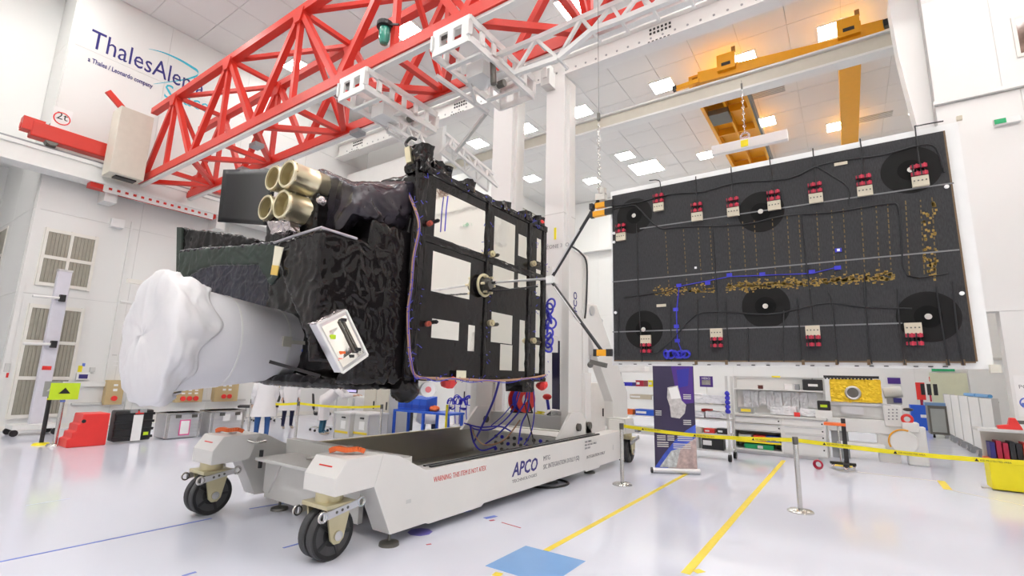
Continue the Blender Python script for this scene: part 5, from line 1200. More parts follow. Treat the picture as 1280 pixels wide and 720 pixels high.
# grey crates
def crate(pa, pb, yb_, zt, depth, label, m=None, strips=True):
    a = FLR(pa, yb_); b = W(pb, yb_-1, 'Y', a.y); hz = W(pa, zt, 'Y', a.y).z
    t = T('grey_crate', label, 'crate', (a.x, a.y, 0)); x0, x1 = a.x, b.x
    P('body', G().box(x0, x1, a.y, a.y+depth, .03, hz), m or LGREY, t, bevel=.015); P('lid', G().box(x0-.02, x1+.02, a.y-.02, a.y+depth+.02, hz, hz+.04), STEELW, t)
    for x in (x0, x1-.05): P('corner_post', G().box(x, x+.05, a.y-.012, a.y, .03, hz), ALU, t)
    if strips: P('yellow_strip', G().box(x0+.06, x1-.06, a.y-.013, a.y-.001, hz*.28, hz*.36), YTAPE, t); P('label_sheet', G().box(x0+(x1-x0)*.45, x0+(x1-x0)*.75, a.y-.013, a.y-.001, hz*.45, hz*.75), PAPER, t); P('handle', G().box(x0+(x1-x0)*.5, x0+(x1-x0)*.7, a.y-.03, a.y-.001, hz*.85, hz*.9), BLACK, t)
    return t
crate(416, 436, 549, 516, .6, 'grey transport crate left of the pair beside the bending person'); crate(438, 460, 551, 517, .6, 'grey transport crate right of the pair, before the cabinet')
def cabinet(name, pa, pb, yb_, zt, depth, label, m, doors=2, cat='cabinet', dm=None):
    a = FLR(pa, yb_); b = W(pb, yb_, 'Y', a.y); hz = W(pa, zt, 'Y', a.y).z
    t = T(name, label, cat, (a.x, a.y, 0)); P('body', G().box(a.x, b.x, a.y, a.y+depth, .02, hz), m, t, bevel=.01)
    w = (b.x-a.x)/doors
    for k in range(doors):
        d = P('door', G().box(a.x+k*w+.015, a.x+(k+1)*w-.015, a.y-.02, a.y-.001, .08, hz-.04), dm or m, t, bevel=.004); P('handle', G().box(a.x+(k+1)*w-.09, a.x+(k+1)*w-.06, a.y-.045, a.y-.02, hz*.45, hz*.58), BLACK, d)
    return a, b, hz, t
cabinet('instrument_rack', 452, 484, 543, 470, .7, 'tall light grey instrument rack behind the crates', LGREY, 2, 'rack', BEIGE)
cabinet('instrument_rack', 486, 494, 540, 470, .7, 'narrow black instrument rack beside the grey rack', BLACK, 1, 'rack')
cabinet('tall_cabinet', 566, 598, 536, 455, .6, 'white tall cabinet behind the blue coils', STEELW, 2)
cabinet('tall_cabinet', 727, 758, 552, 478, .6, 'cream cabinet behind the dolly mast', FRAMEC, 1)
# blue table with bins
a = FLR(489, 550); tb_ = T('blue_table', 'blue steel trolley table with open frame', 'table', (a.x, a.y, 0))
ztab = W(500, 512, 'Y', a.y).z; xb = W(560, 545, 'Y', a.y).x
P('table_top', G().box(a.x, xb, a.y, a.y+.6, ztab-.05, ztab), BLUEP, tb_, bevel=.008)
for x in (a.x+.03, W(527, 540, 'Y', a.y).x, xb-.05):
    for y in (a.y+.03, a.y+.55): P('leg', G().box(x-.03, x+.03, y-.03, y+.03, 0, ztab-.05), BLUEP, tb_)
for k in range(4):
    x = W(497+k*9, 510, 'Y', a.y+.1).x; w = W(506+k*9, 510, 'Y', a.y+.1).x-x; h = W(500, 494, 'Y', a.y+.1).z-ztab
    t = T('storage_bin', ['leftmost blue storage bin on the blue table', 'second blue storage bin from the left', 'third blue storage bin from the left', 'rightmost blue storage bin on the blue table'][k], 'bin', (x, a.y+.1, ztab), 'blue storage bins')
    P('shell', G().loft([(x+.008, a.y+.1, ztab+.001), (x+w-.008, a.y+.1, ztab+.001), (x+w-.008, a.y+.5, ztab+.001), (x+.008, a.y+.5, ztab+.001)], [(x+.004, a.y+.1, ztab+h*.8), (x+w-.004, a.y+.1, ztab+h*.8), (x+w-.004, a.y+.5, ztab+h), (x+.004, a.y+.5, ztab+h)]), BLUEP, t, bevel=.006); P('label_holder', G().box(x+.02, x+w-.02, a.y+.09, a.y+.1, ztab+h*.15, ztab+h*.4), mat('darker_blue', (.01, .06, .45), .4), t)
p = W(540, 508, 'Y', a.y+.2)
tag(crumple('orange_cloth', G().sphere((p.x, a.y+.3, ztab+.07), .13, 12, 8, (1.2, 1, .55)), ORANGE, None, .05, .02, 9, 3), 'crumpled orange cloth on the blue table', 'cloth')
tag(P('yellow_pole', G().cyl((W(556, 548, 'Y', 7.9).x, 7.9, 0), W(559, 506, 'Y', 7.9), .025, 8), YBELT), 'thin yellow pole leaning behind the dolly tray', 'pole')
a2 = FLR(556, 548)
ct = T('white_cart', 'white cart loaded with coils of blue cable', 'cart', (a2.x, a2.y, 0)); xe = W(600, 545, 'Y', a2.y).x; zc2 = W(570, 506, 'Y', a2.y).z
P('cart_top', G().box(a2.x, xe, a2.y, a2.y+.6, zc2-.06, zc2), STEELW, ct); P('cart_shelf', G().box(a2.x, xe, a2.y, a2.y+.6, .3, .34), STEELW, ct)
for x in (a2.x+.03, xe-.03):
    for y in (a2.y+.03, a2.y+.57): P('leg', G().box(x-.02, x+.02, y-.02, y+.02, 0, zc2-.06), LGREY, ct)
rr = random.Random(21)
for k in range(6):
    x = a2.x+.12+(xe-a2.x-.2)*k/5; g = G()
    for j in range(5): g.torus((x+rr.uniform(-.03, .03), a2.y+.05+j*.02, zc2-.1+rr.uniform(-.04, .04)+(.2 if k % 2 else .12)), (rr.uniform(-.3, .3), 1, rr.uniform(-.2, .2)), .13, .014, 16, 5)
    g.tube(spline([(x, a2.y-.02, zc2), (x+rr.uniform(-.05, .05), a2.y-.05, zc2-.25), (x+rr.uniform(-.08, .08), a2.y-.04, zc2-.5)], 4), .012)
    tag(P('cable_coil', g, BLUEC, None, smooth=True), ['leftmost hanging coil of blue cable on the white cart', 'second blue cable coil on the white cart', 'third blue cable coil on the white cart', 'fourth blue cable coil on the white cart', 'fifth blue cable coil on the white cart', 'rightmost hanging coil of blue cable on the white cart'][k], 'cable', 'blue cable coils')
# ================================================================ RIGHT SIDE
# roll-up banner
bl, br_ = FLR(818, 591), FLR(862, 583)
bn_ = T('roll_up_banner', 'dark violet roll-up banner with white satellite picture', 'banner', bl)
ud = Vector((0, 0, 1)); xd = (br_-bl).normalized(); nd = xd.cross(ud); HB = 2.02; lean = Vector((.0, .0, 0)); Wb = (br_-bl).length
Wb = .82; xd = Vector((.86, .51, 0)).normalized(); nd = xd.cross(ud); br_ = bl+xd*Wb
def bp(u, v, d=0): return bl+xd*(u*Wb)+ud*(.07+v*HB)+nd*(-.0-d)*-1
P('cassette', G().cyl(bl+ud*.05-xd*.03, br_+ud*.05+xd*.03, .05, 14), ALU, bn_); P('cassette_end', G().cyl(bl+ud*.05-xd*.06, bl+ud*.05-xd*.03, .055, 14), BLACK, bn_)
P('sheet', G().prism([bp(.02, 0), bp(.98, 0), bp(.98, 1), bp(.02, 1)], nd*-.004), mat('banner_dark_violet', (.035, .025, .075), .4, var=.5, scale=1.2), bn_)
P('rear_pole', G().cyl(bp(.5, 0, -.03), bp(.5, 1, -.03), .012, 8), ALU, bn_); P('top_rail', G().beam(bp(0, 1.0), bp(1, 1.0), .02), ALU, bn_)
def bq(name, uv, m, d=.003): return P(name, G().prism([bp(u, v, d) for u, v in uv], nd*-.001), m, bn_)
bq('violet_glow', ((.45, .98), (.96, .98), (.96, .62), (.6, .6)), PURPLE); bq('blue_patch', ((.58, .93), (.88, .95), (.84, .78), (.62, .76)), mat('deep_blue', (.03, .03, .35), .4), .004)
bq('earth_blue', ((.02, 0), (.98, 0), (.98, .42), (.75, .36), (.5, .27), (.25, .15), (.02, .02)), mat('earth_blue', (.05, .10, .55), .4, var=.6, scale=6), .003)
bq('earth_land', ((.3, 0), (.98, 0), (.98, .3), (.7, .22), (.45, .12)), mat('earth_land', (.50, .38, .36), .4, var=.8, scale=10), .004); bq('earth_cloud', ((.12, .02), (.5, .02), (.62, .2), (.4, .17)), mat('earth_cloud', (.5, .55, .62), .4, var=.9, scale=14), .005)
bq('pictured_satellite', ((.36, .76), (.6, .78), (.68, .64), (.78, .6), (.74, .52), (.62, .47), (.42, .48), (.4, .58), (.34, .66)), mat('pale_grey_print', (.55, .53, .52), .4, var=.5, scale=16), .004); bq('pictured_panel', ((.38, .75), (.58, .77), (.66, .66), (.44, .65)), PAPER, .005)
text('lettering', 'Satellites', bp(.05, .965, .005), xd, ud, .07, PAPER, bn_)
for u, v, w in ((.06, .53, .14), (.72, .69, .18), (.7, .45, .18), (.08, .3, .2), (.32, .3, .16), (.55, .3, .35), (.08, .24, .26), (.45, .23, .4)):
    for k in range(3): bq('caption_line', ((u, v-k*.018), (u+w, v-k*.018), (u+w, v+.009-k*.018), (u, v+.009-k*.018)), LGREY, .005)
# items helper
def item(name, g, m, label, cat, grp=None, bevel=0, cr=0):
    if cr: o = crumple(name, g, m, None, cr, cr*.28, 9, sum(map(ord, label)) % 50)
    else: o = P(name, g, m, None, bevel=bevel)
    return tag(o, label, cat, grp)
# shelving rack behind the banner
RY = 12.9; rx0, rx1 = W(768, 520, 'Y', RY).x, W(834, 520, 'Y', RY).x
rk = T('steel_shelving', 'open grey steel shelving behind the banner', 'shelving', (rx0, RY, 0))
for x in (rx0, rx1):
    for y in (RY, RY+.5): P('upright', G().box(x-.02, x+.02, y-.02, y+.02, 0, 2.05), LGREY, rk)
SZ = [W(800, y, 'Y', RY).z for y in (560, 541, 519, 499, 483, 464)]
for z in SZ[1:]: P('shelf', G().box(rx0, rx1, RY, RY+.5, z-.03, z), STEELW, rk)
its = [(1, .1, .35, .14, MGREY, 'dark grey box on the lowest rack shelf'), (1, .5, .3, .16, LGREY, 'light grey box on the lowest rack shelf'), (2, .05, .3, .13, ORANGE, 'orange folder left on the second rack shelf'), (2, .4, .42, .15, BLUEP, 'blue and white box on the second rack shelf'), (2, .83, .1, .12, PAPER, 'small white box at end of second rack shelf'),
       (3, .3, .4, .12, TAN, 'tan cardboard tray on the third rack shelf'), (3, .72, .2, .1, PAPER, 'white box on the third rack shelf'), (4, .05, .3, .1, BLUEC, 'dark blue flat box on the fourth rack shelf'), (4, .42, .15, .16, CRIM, 'crimson jar box on the fourth rack shelf'), (4, .66, .13, .17, YBELT, 'yellow tin on the fourth rack shelf'), (4, .84, .13, .16, PINK, 'pink notepad on the fourth rack shelf'), (5, .1, .5, .12, PAPER, 'stack of white papers on the top rack shelf')]
for s, u, w, h, m, lab in its:
    x = rx0+(rx1-rx0)*u; x1_ = x+(rx1-rx0)*w; z = SZ[s]
    t = T('storage_box', lab, 'box', (x, RY+.05, z), 'boxes on the steel shelving'); P('body', G().box(x, x1_, RY+.04, RY+.4, z, z+h*.9), m, t, bevel=.006); P('lid', G().box(x-.004, x1_+.004, RY+.036, RY+.404, z+h*.9, z+h), m, t); P('label', G().box(x+.02, x+(x1_-x)*.5, RY+.036, RY+.039, z+h*.3, z+h*.7), PAPER, t)
# mobile cart with bags
KY = 12.05; kx0, kx1 = W(858, 560, 'Y', KY).x, W(912, 560, 'Y', KY).x
kt = T('tool_trolley', 'grey wheeled trolley loaded with clear bags', 'trolley', (kx0, KY, 0))
KZ = [.22, W(880, 541, 'Y', KY).z, W(880, 523, 'Y', KY).z, W(880, 505, 'Y', KY).z]
for x in (kx0, kx1):
    for y in (KY, KY+.6): P('upright', G().box(x-.025, x+.025, y-.025, y+.025, .15, KZ[3]+.1 if x == kx0 else W(910, 470, 'Y', KY).z), LGREY, kt); P('castor', G().cyl((x-.03, y, .08), (x+.03, y, .08), .08, 14), RUBBER, kt)
for z in KZ: P('shelf', G().box(kx0, kx1, KY, KY+.6, z-.035, z), LGREY, kt)
for s, u, w, h, m, lab, c_ in [(0, .34, .5, .3, BLACK, 'black box at the bottom of the trolley', 0), (0, .02, .25, .25, LGREY, 'grey box at the bottom of the trolley', 0), (1, .05, .3, .1, BEIGE, 'beige parts tray on the second trolley shelf', 0), (1, .4, .25, .1, REDP, 'red parts tray on the second trolley shelf', 0), (1, .7, .25, .12, BLACK, 'black parts tray on the second trolley shelf', 0),
        (2, .02, .4, .14, POLY, 'clear polybag left on the third trolley shelf', .06), (2, .45, .5, .16, POLY, 'clear polybag right on the third trolley shelf', .06), (2, .3, .22, .2, REDP, 'red box on the third trolley shelf', 0), (3, .0, .45, .22, POLY, 'big clear polybag left on top of the trolley', .07), (3, .42, .5, .2, POLY, 'big clear polybag right on top of the trolley', .07)]:
    x = kx0+(kx1-kx0)*u+.02; x1_ = x+(kx1-kx0)*w; y0 = KY+.28 if lab.startswith('red box') else KY+.03
    g = G().box(x, x1_, y0, y0+.25, KZ[s]+(.02 if c_ else 0), KZ[s]+h)
    if c_: item('polybag', g, m, lab, 'bag', 'bags on the trolley', cr=c_)
    else:
        t = T('parts_box', lab, 'box', (x, y0, KZ[s]), 'boxes on the trolley'); P('body', g, m, t, bevel=.008); P('label', G().box(x+.03, x+.03+(x1_-x)*.4, y0-.003, y0-.0005, KZ[s]+h*.3, KZ[s]+h*.65), PAPER, t)
a = W(872, 470, 'Y', KY+.4); b = W(889, 484, 'Y', KY+.4)
pc = T('framed_picture', 'small violet framed picture above the trolley bags', 'picture', (a.x, KY+.4, b.z)); P('frame', G().box(a.x, b.x, KY+.58, KY+.61, b.z, a.z), PURPLE, pc); P('print', G().box(a.x+.05, b.x-.05, KY+.575, KY+.581, b.z+.05, a.z-.09), mat('grey_photo_print', (.3, .28, .26), .5, var=.6, scale=20), pc); text('lettering', 'MERCI', (a.x+.05, KY+.578, a.z-.075), (1, 0, 0), (0, 0, 1), .07, PAPER, pc); P('hanger', G().box((a.x+b.x)/2-.01, (a.x+b.x)/2+.01, KY+.6, KY+.62, KZ[3], b.z), LGREY, pc)
for k in range(5): 
    p = Vector((kx1+.02, KY-.07, W(914, 492+k*5.5, 'Y', KY).z)); item('blue_ball', G().sphere(p, .055, 10, 7), BLUEC, ['topmost blue tape roll hanging on the trolley post', 'second blue tape roll down the trolley post', 'third blue tape roll down the trolley post', 'fourth blue tape roll down the trolley post', 'lowest blue tape roll hanging on the trolley post'][k], 'tape roll', 'blue rolls on the trolley post', cr=.03)
# workbench: left open unit, right drawer cabinet, worktop, back panel with shelf
BY = 13.75; ZW = W(980, 520, 'Y', BY).z
wx0, wxm, wx1 = W(915, 545, 'Y', BY).x, W(978, 545, 'Y', BY).x, W(1033, 550, 'Y', BY).x
def drawers(t, x0, x1, zs_):
    for c, d in zip(zs_, zs_[1:]):
        w = P('drawer', G().box(x0+.015, x1-.015, BY-.02, BY-.001, c+.008, d-.008), STEELW, t, bevel=.004); P('handle', G().box(x0+.06, x1-.06, BY-.035, BY-.02, d-.035, d-.015), ALU, w); P('lock', G().cyl((x1-.06, BY-.03, (c+d)/2), (x1-.06, BY-.02, (c+d)/2), .018, 10), BLACK, w)
wl_ = T('open_cabinet', 'white bench unit with two drawers over an open shelf', 'cabinet', (wx0, BY, 0)); zl = W(945, 538, 'Y', BY).z
P('side', G().box(wx0, wx0+.03, BY, BY+.7, .1, ZW-.05), STEELW, wl_); P('side', G().box(wxm-.03, wxm-.001, BY, BY+.7, .1, ZW-.05), STEELW, wl_); P('back', G().box(wx0, wxm-.001, BY+.68, BY+.7, .1, ZW-.05), BEIGE, wl_); P('bottom', G().box(wx0, wxm-.001, BY, BY+.7, .08, .12), STEELW, wl_); P('shelf', G().box(wx0+.03, wxm-.03, BY+.02, BY+.68, zl-.28, zl-.26), STEELW, wl_); P('shelf_edge', G().box(wx0+.03, wxm-.03, BY, BY+.02, zl-.3, zl-.26), YBELT, wl_); P('drawer_floor', G().box(wx0+.03, wxm-.03, BY, BY+.68, zl-.02, zl), STEELW, wl_)
drawers(wl_, wx0, wxm, [zl, (zl+ZW-.05)/2, ZW-.05])
wr_ = T('drawer_cabinet', 'white five-drawer cabinet at the right of the bench', 'cabinet', (wxm, BY, 0)); P('body', G().box(wxm+.001, wx1, BY, BY+.7, .08, ZW-.05), STEELW, wr_); drawers(wr_, wxm, wx1, [.1, .38, zl-.12, zl, (zl+ZW-.05)/2, ZW-.05])
tag(P('worktop', G().box(wx0-.03, wx1+.03, BY-.05, BY+.75, ZW-.05, ZW), LGREY, None, bevel=.006), 'long grey worktop over the two bench units', 'worktop')
tag(P('foot_rail', G().box(wx0-.02, wx1-.2, BY+.1, BY+.16, 0.001, .08), ALU), 'grey foot rail under the bench units', 'rail')
bk_ = T('bench_rack', 'white rear rack with shelf above the worktop', 'rack', (wx0, BY+.75, 0)); zs1 = W(980, 487, 'Y', BY+.7).z; zs2 = W(980, 471, 'Y', BY+.7).z
for x in (wx0, wx1): P('upright', G().box(x-.03, x+.03, BY+.76, BY+.82, 0, zs2), LGREY, bk_)
P('back_board', G().box(wx0, wx1, BY+.82, BY+.84, ZW, zs2-.02), STEELW, bk_); P('shelf', G().box(wx0, wx1, BY+.5, BY+.82, zs1-.03, zs1), STEELW, bk_); P('top_rail', G().box(wx0, wx1, BY+.76, BY+.8, zs2-.03, zs2), LGREY, bk_); P('yellow_tab', G().box(wx0+.9, wx0+1.1, BY+.75, BY+.76, zs2-.02, zs2+.02), YBELT, bk_)
for k in range(9):
    x = wx0+.2+k*(wx1-wx0-.35)/9; item('hanging_bag', G().box(x, x+.17, BY+.72, BY+.78, ZW+.1+.05*(k % 3), zs1-.06), POLY, ['first', 'second', 'third', 'fourth', 'fifth', 'sixth', 'seventh', 'eighth', 'ninth'][k]+' clear bag from the left hanging over the worktop', 'bag', 'bags over the worktop', cr=.06)
def on_shelf(name, xa, xb, h, m, label, cat, z=None, y=None, **k):
    z = zs1 if z is None else z; y = BY+.55 if y is None else y; x0, x1_ = W(xa, 480, 'Y', y).x, W(xb, 480, 'Y', y).x
    return x0, x1_, y, z
x0, x1_, y, z = on_shelf('', 1003, 1028, .2, BLACK, '', '')
t = T('black_case', 'black instrument case with labels on the bench shelf', 'case', (x0, y, z)); P('body', G().box(x0, x1_, y, y+.2, z, z+.27), BLACK, t, bevel=.02); P('label', G().box(x0+.12, x1_-.1, y-.004, y-.001, z+.1, z+.16), PAPER, t); P('handle', G().box(x0+.2, x1_-.2, y+.08, y+.12, z+.27, z+.3), MGREY, t)
for k, (xa, xb, h, m, lab) in enumerate(((980, 991, .14, PAPER, 'white mugs box left of the black case'), (993, 999, .13, MGREY, 'grey jar left of the black case'), (947, 953, .08, mat('maroon', (.12, .03, .02), .5), 'small maroon box on the bench shelf'))):
    x0, x1_, y, z = on_shelf('', xa, xb, 0, 0, '', ''); t = T('small_box', lab, 'box', (x0, y, z)); P('body', G().box(x0, x1_, y, y+.12, z, z+h), m, t, bevel=.015); P('lid', G().box(x0-.005, x1_+.005, y-.005, y+.125, z+h, z+h+.015), m, t)
x0 = W(924, 515, 'Y', BY+.3).x
t = T('instrument', 'grey instrument with yellow display on the worktop', 'instrument', (x0, BY+.3, ZW)); P('body', G().box(x0, x0+.35, BY+.2, BY+.45, ZW, ZW+.15), MGREY, t, bevel=.01); P('display', G().box(x0+.06, x0+.29, BY+.195, BY+.2, ZW+.04, ZW+.11), YTAPE, t)
x0 = W(1022, 510, 'Y', BY+.1).x
t = T('instrument', 'black meter with yellow display at the right end of the worktop', 'instrument', (x0, BY+.1, ZW)); P('body', G().box(x0, x0+.26, BY+.05, BY+.2, ZW+.18, ZW+.4), BLACK, t, bevel=.02); P('display', G().box(x0+.06, x0+.2, BY+.044, BY+.05, ZW+.25, ZW+.31), LIME, t); P('base_box', G().box(x0-.05, x0+.28, BY+.03, BY+.25, ZW, ZW+.18), STEELW, t)
for k, (xa, xb, h, lab) in enumerate(((964, 978, .17, 'crumpled clear bag left on the worktop'), (978, 996, .22, 'largest crumpled clear bag on the worktop'), (1000, 1020, .18, 'crumpled white bag beside the black meter'))):
    x0, x1_ = W(xa, 515, 'Y', BY+.25).x, W(xb, 515, 'Y', BY+.25).x; item('worktop_bag', G().box(x0, x1_, BY+.15, BY+.4, ZW+.02, ZW+h), POLY, lab, 'bag', cr=.06)
x0 = W(993, 518, 'Y', BY+.1).x; item('red_box', G().box(x0, x0+.12, BY+.02, BY+.1, ZW, ZW+.1), REDP, 'small red box on the worktop front edge', 'box', bevel=.008)
for k in range(2): x0 = W(918+k*7, 540, 'Y', BY+.1).x; item('white_bottle', G().lathe([(.001, 0), (.045, 0), (.045, .13), (.02, .16), (.02, .2), (.001, .2)], (x0, BY-.2, zl-.28+.0), (0, 0, 1), 14), PAPER, ['left one of two white bottles before the bench', 'right one of two white bottles before the bench'][k], 'bottle') if False else None
for k, (xa, m, lab) in enumerate(((925, LGREY, 'grey tray in the open bench shelf'), (943, REDP, 'red tray in the open bench shelf'), (958, BLUEP, 'blue tray in the open bench shelf'))):
    x0 = W(xa, 548, 'Y', BY+.2).x; t = T('parts_tray', lab, 'tray', (x0, BY+.1, zl-.26), 'trays in the open bench shelf'); P('body', G().box(x0, x0+.28, BY+.08, BY+.45, zl-.26, zl-.14), m, t, bevel=.01); P('rim', G().box(x0-.01, x0+.29, BY+.07, BY+.46, zl-.14, zl-.125), m, t)
x0 = W(948, 559, 'Y', BY+.2).x; t = T('parts_tray', 'green and white tray at the bottom of the bench unit', 'tray', (x0, BY+.1, .12)); P('body', G().box(x0-.3, x0+.35, BY+.08, BY+.45, .12, .24), GREEN, t, bevel=.01); P('label', G().box(x0, x0+.12, BY+.075, BY+.08, .14, .21), PAPER, t)
# machine with gold foil unit
MY = 14.7; mx0, mx1 = W(1036, 510, 'Y', MY).x, W(1106, 510, 'Y', MY).x; zb0, zb1 = W(1070, 523, 'Y', MY).z, W(1070, 504, 'Y', MY).z
mc = T('machine_bench', 'white and grey test bench under the gold foil unit', 'machine', (mx0, MY, 0))
P('bed', G().box(mx0, mx1+.1, MY, MY+.7, zb0, zb1-.06), LGREY, mc, bevel=.02); P('bed_top', G().box(mx0-.03, mx1+.12, MY-.03, MY+.73, zb1-.06, zb1), ALU, mc); P('slide', G().box(mx0+.25, mx0+.7, MY-.08, MY, zb0+.1, zb1-.08), ALU, mc); P('apron', G().box(mx0-.05, mx1+.3, MY-.06, MY+.6, zb0-.32, zb0-.001), STEELW, mc, bevel=.02)
P('pedestal', G().box(mx0, mx0+.35, MY, MY+.6, 0, zb0-.33), MGREY, mc); P('pedestal', G().box(mx1-.2, mx1+.2, MY, MY+.6, 0, zb0-.33), STEELW, mc); P('drip_tray', G().box(mx0+.1, mx1-.05, MY-.12, MY+.3, .22, .40), STEELW, mc, bevel=.05)
hd_ = P('control_head', G().box(W(1105, 520, 'Y', MY-.1).x, W(1128, 520, 'Y', MY-.1).x, MY-.1, MY+.3, W(1110, 533, 'Y', MY-.1).z, W(1110, 507, 'Y', MY-.1).z), STEELW, mc, bevel=.015)
for k in range(12):
    p = W(1111+(k % 3)*5, 512+(k//3)*4, 'Y', MY-.1); P('button', G().cyl(p, p+Vector((0, -.015, 0)), .018, 8), MGREY, hd_)
p = W(1134, 524, 'Y', MY-.1); P('red_guard', G().torus(p, (0, 1, 0), .09, .03, 18, 8), REDP, mc, smooth=True); p = W(1135, 512, 'Y', MY); P('black_lamp', G().sphere(p, .1, 12, 8, (1, .8, .4)), BLACK, mc); P('side_box', G().box(W(1127, 530, 'Y', MY-.15).x, W(1149, 530, 'Y', MY-.15).x, MY-.15, MY+.3, W(1130, 540, 'Y', MY-.15).z, W(1130, 528, 'Y', MY-.15).z), STEELW, mc, bevel=.02)
p = W(1130, 553, 'Y', MY-.2); P('round_cover', G().cyl(p, p+Vector((0, .3, 0)), .27, 28), STEELW, mc, bevel=.03); P('yellow_rim', G().tube([p+Vector((.275*math.cos(a_), -.01, .275*math.sin(a_))) for a_ in [1.2+k_*.2 for k_ in range(13)]], .018), YELLOWC, mc); P('side_leg', G().box(p.x+.05, p.x+.42, MY-.1, MY+.2, 0, p.z+.35), STEELW, mc, bevel=.02)
gfa, gfb = W(1038, 490, 'Y', MY+.1).x, W(1102, 490, 'Y', MY+.1).x; gz0, gz1 = zb1, W(1070, 474, 'Y', MY+.1).z
gf = T('gold_foil_unit', 'yellow gold foil-wrapped unit with round opening on the bench', 'foil unit', (gfa, MY+.1, zb1))
crumple('foil', G().box(gfa, gfb, MY+.12, MY+.55, gz0+.02, gz1), GOLDF, gf, .07, .015, 12, 5); q = W(1066, 491, 'Y', MY+.08); P('port_ring', G().torus((q.x, MY+.09, q.z), (0, 1, 0), .14, .03, 24, 8), ALU, gf, smooth=True); P('port_inside', G().cyl((q.x, MY+.07, q.z), (q.x, MY+.1, q.z), .12, 20), DARKST, gf); P('toothed_strip', G().box(gfa-.12, gfb-.02, MY+.1, MY+.2, gz1+.02, gz1+.08), BLACK, gf)
for k in range(14): P('tooth', G().box(gfa-.1+k*.072, gfa-.06+k*.072, MY+.09, MY+.15, gz1-.01, gz1+.02), BLACK, gf)
P('strip_bracket', G().box(gfa+.3, gfa+.36, MY+.3, MY+.36, gz1-.02, gz1+.06), DARKST, gf)
ta, tb2 = W(1105, 500, 'Y', MY+.6).x, W(1128, 500, 'Y', MY+.6).x
mt = T('optical_mount', 'grey-white optical mount right of the gold unit', 'mount', (ta, MY+.5, zb1)); P('cylinder', G().cyl((ta, MY+.55, zb1+.25), (tb2, MY+.55, zb1+.3), .13, 18), LGREY, mt, smooth=True); P('bracket', G().box(ta+.05, ta+.2, MY+.45, MY+.65, zb1, zb1+.15).box(ta+.2, tb2-.02, MY+.45, MY+.65, zb1, zb1+.08), MGREY, mt); P('motor', G().box(tb2-.18, tb2-.02, MY+.42, MY+.58, zb1+.04, zb1+.15), NAVY, mt)
# violet notice on far wall, red key board, blue cabinet
def far_sheet(name, x0, y0, x1, y1, m, label, cat, Y=YB, d=.03):
    a = W(x0, y0, 'Y', Y); b = W(x1, y1, 'Y', Y); return tag(P(name, G().box(a.x, b.x, Y-d, Y-.001, b.z, a.z), m), label, cat)
far_sheet('wall_poster', 1109, 472, 1126, 480, PURPLE, 'violet poster on far wall beside the gold unit', 'poster')
far_sheet('wall_notice', 1161, 471, 1165, 477, REDP, 'red notice left of the green far door', 'notice'); far_sheet('wall_notice', 1161, 488, 1165, 502, CRIM, 'tall red notice left of the green far door', 'notice')
a = W(1144, 478, 'Y', 26.4); b = W(1158, 500, 'Y', 26.4)
kb_ = T('tool_board', 'red and black tool board standing by the blue cabinet', 'tool board', (a.x, 26.4, 0)); P('board', G().box(a.x, b.x, 26.4, 26.45, b.z, a.z), REDP, kb_); P('post', G().box((a.x+b.x)/2-.05, (a.x+b.x)/2+.05, 26.45, 26.5, 0, a.z), CRIM, kb_)
for k in range(3): P('black_tool', G().box(a.x+.15+k*.2, a.x+.28+k*.2, 26.36, 26.4, b.z+.2, a.z-.05), BLACK, kb_)
a = FLR(1141, 537); b = W(1165, 537, 'Y', a.y); hz = W(1141, 506, 'Y', a.y).z
t = T('blue_cabinet', 'bright blue low cabinet near the far wall', 'cabinet', (a.x, a.y, 0)); P('body', G().box(a.x, b.x, a.y, a.y+.5, 0, hz), BLUEP, t, bevel=.01); P('door', G().box(a.x+.03, b.x-.03, a.y-.02, a.y-.001, .05, hz-.04), BLUEP, t); P('label', G().box(a.x+.3, a.x+.65, a.y-.03, a.y-.02, hz*.5, hz*.62), PAPER, t)
a = FLR(1164, 547); b = W(1188, 547, 'Y', a.y); hz = W(1164, 507, 'Y', a.y).z
t = T('grey_trolley', 'grey closed trolley with dark frame before the partitions', 'trolley', (a.x, a.y, 0)); P('body', G().box(a.x+.05, b.x-.05, a.y, a.y+.6, .2, hz-.1), mat('grey_green_panel', (.36, .38, .36), .5), t); P('frame', G().box(a.x, a.x+.06, a.y-.02, a.y+.62, .12, hz), DARKST, t); P('frame', G().box(b.x-.06, b.x, a.y-.02, a.y+.62, .12, hz), DARKST, t); P('frame', G().box(a.x+.06, b.x-.06, a.y-.02, a.y+.62, hz-.1, hz), DARKST, t); P('frame', G().box(a.x+.06, b.x-.06, a.y-.02, a.y+.62, .12, .2), DARKST, t); P('blue_lid', G().box(a.x-.05, b.x, a.y+.1, a.y+.6, hz, hz+.1), mat('dusty_blue', (.18, .32, .55), .5), t)
for x in (a.x+.1, b.x-.1): P('castor', G().cyl((x-.03, a.y+.1, .06), (x+.03, a.y+.1, .06), .06, 10), BLACK, t)
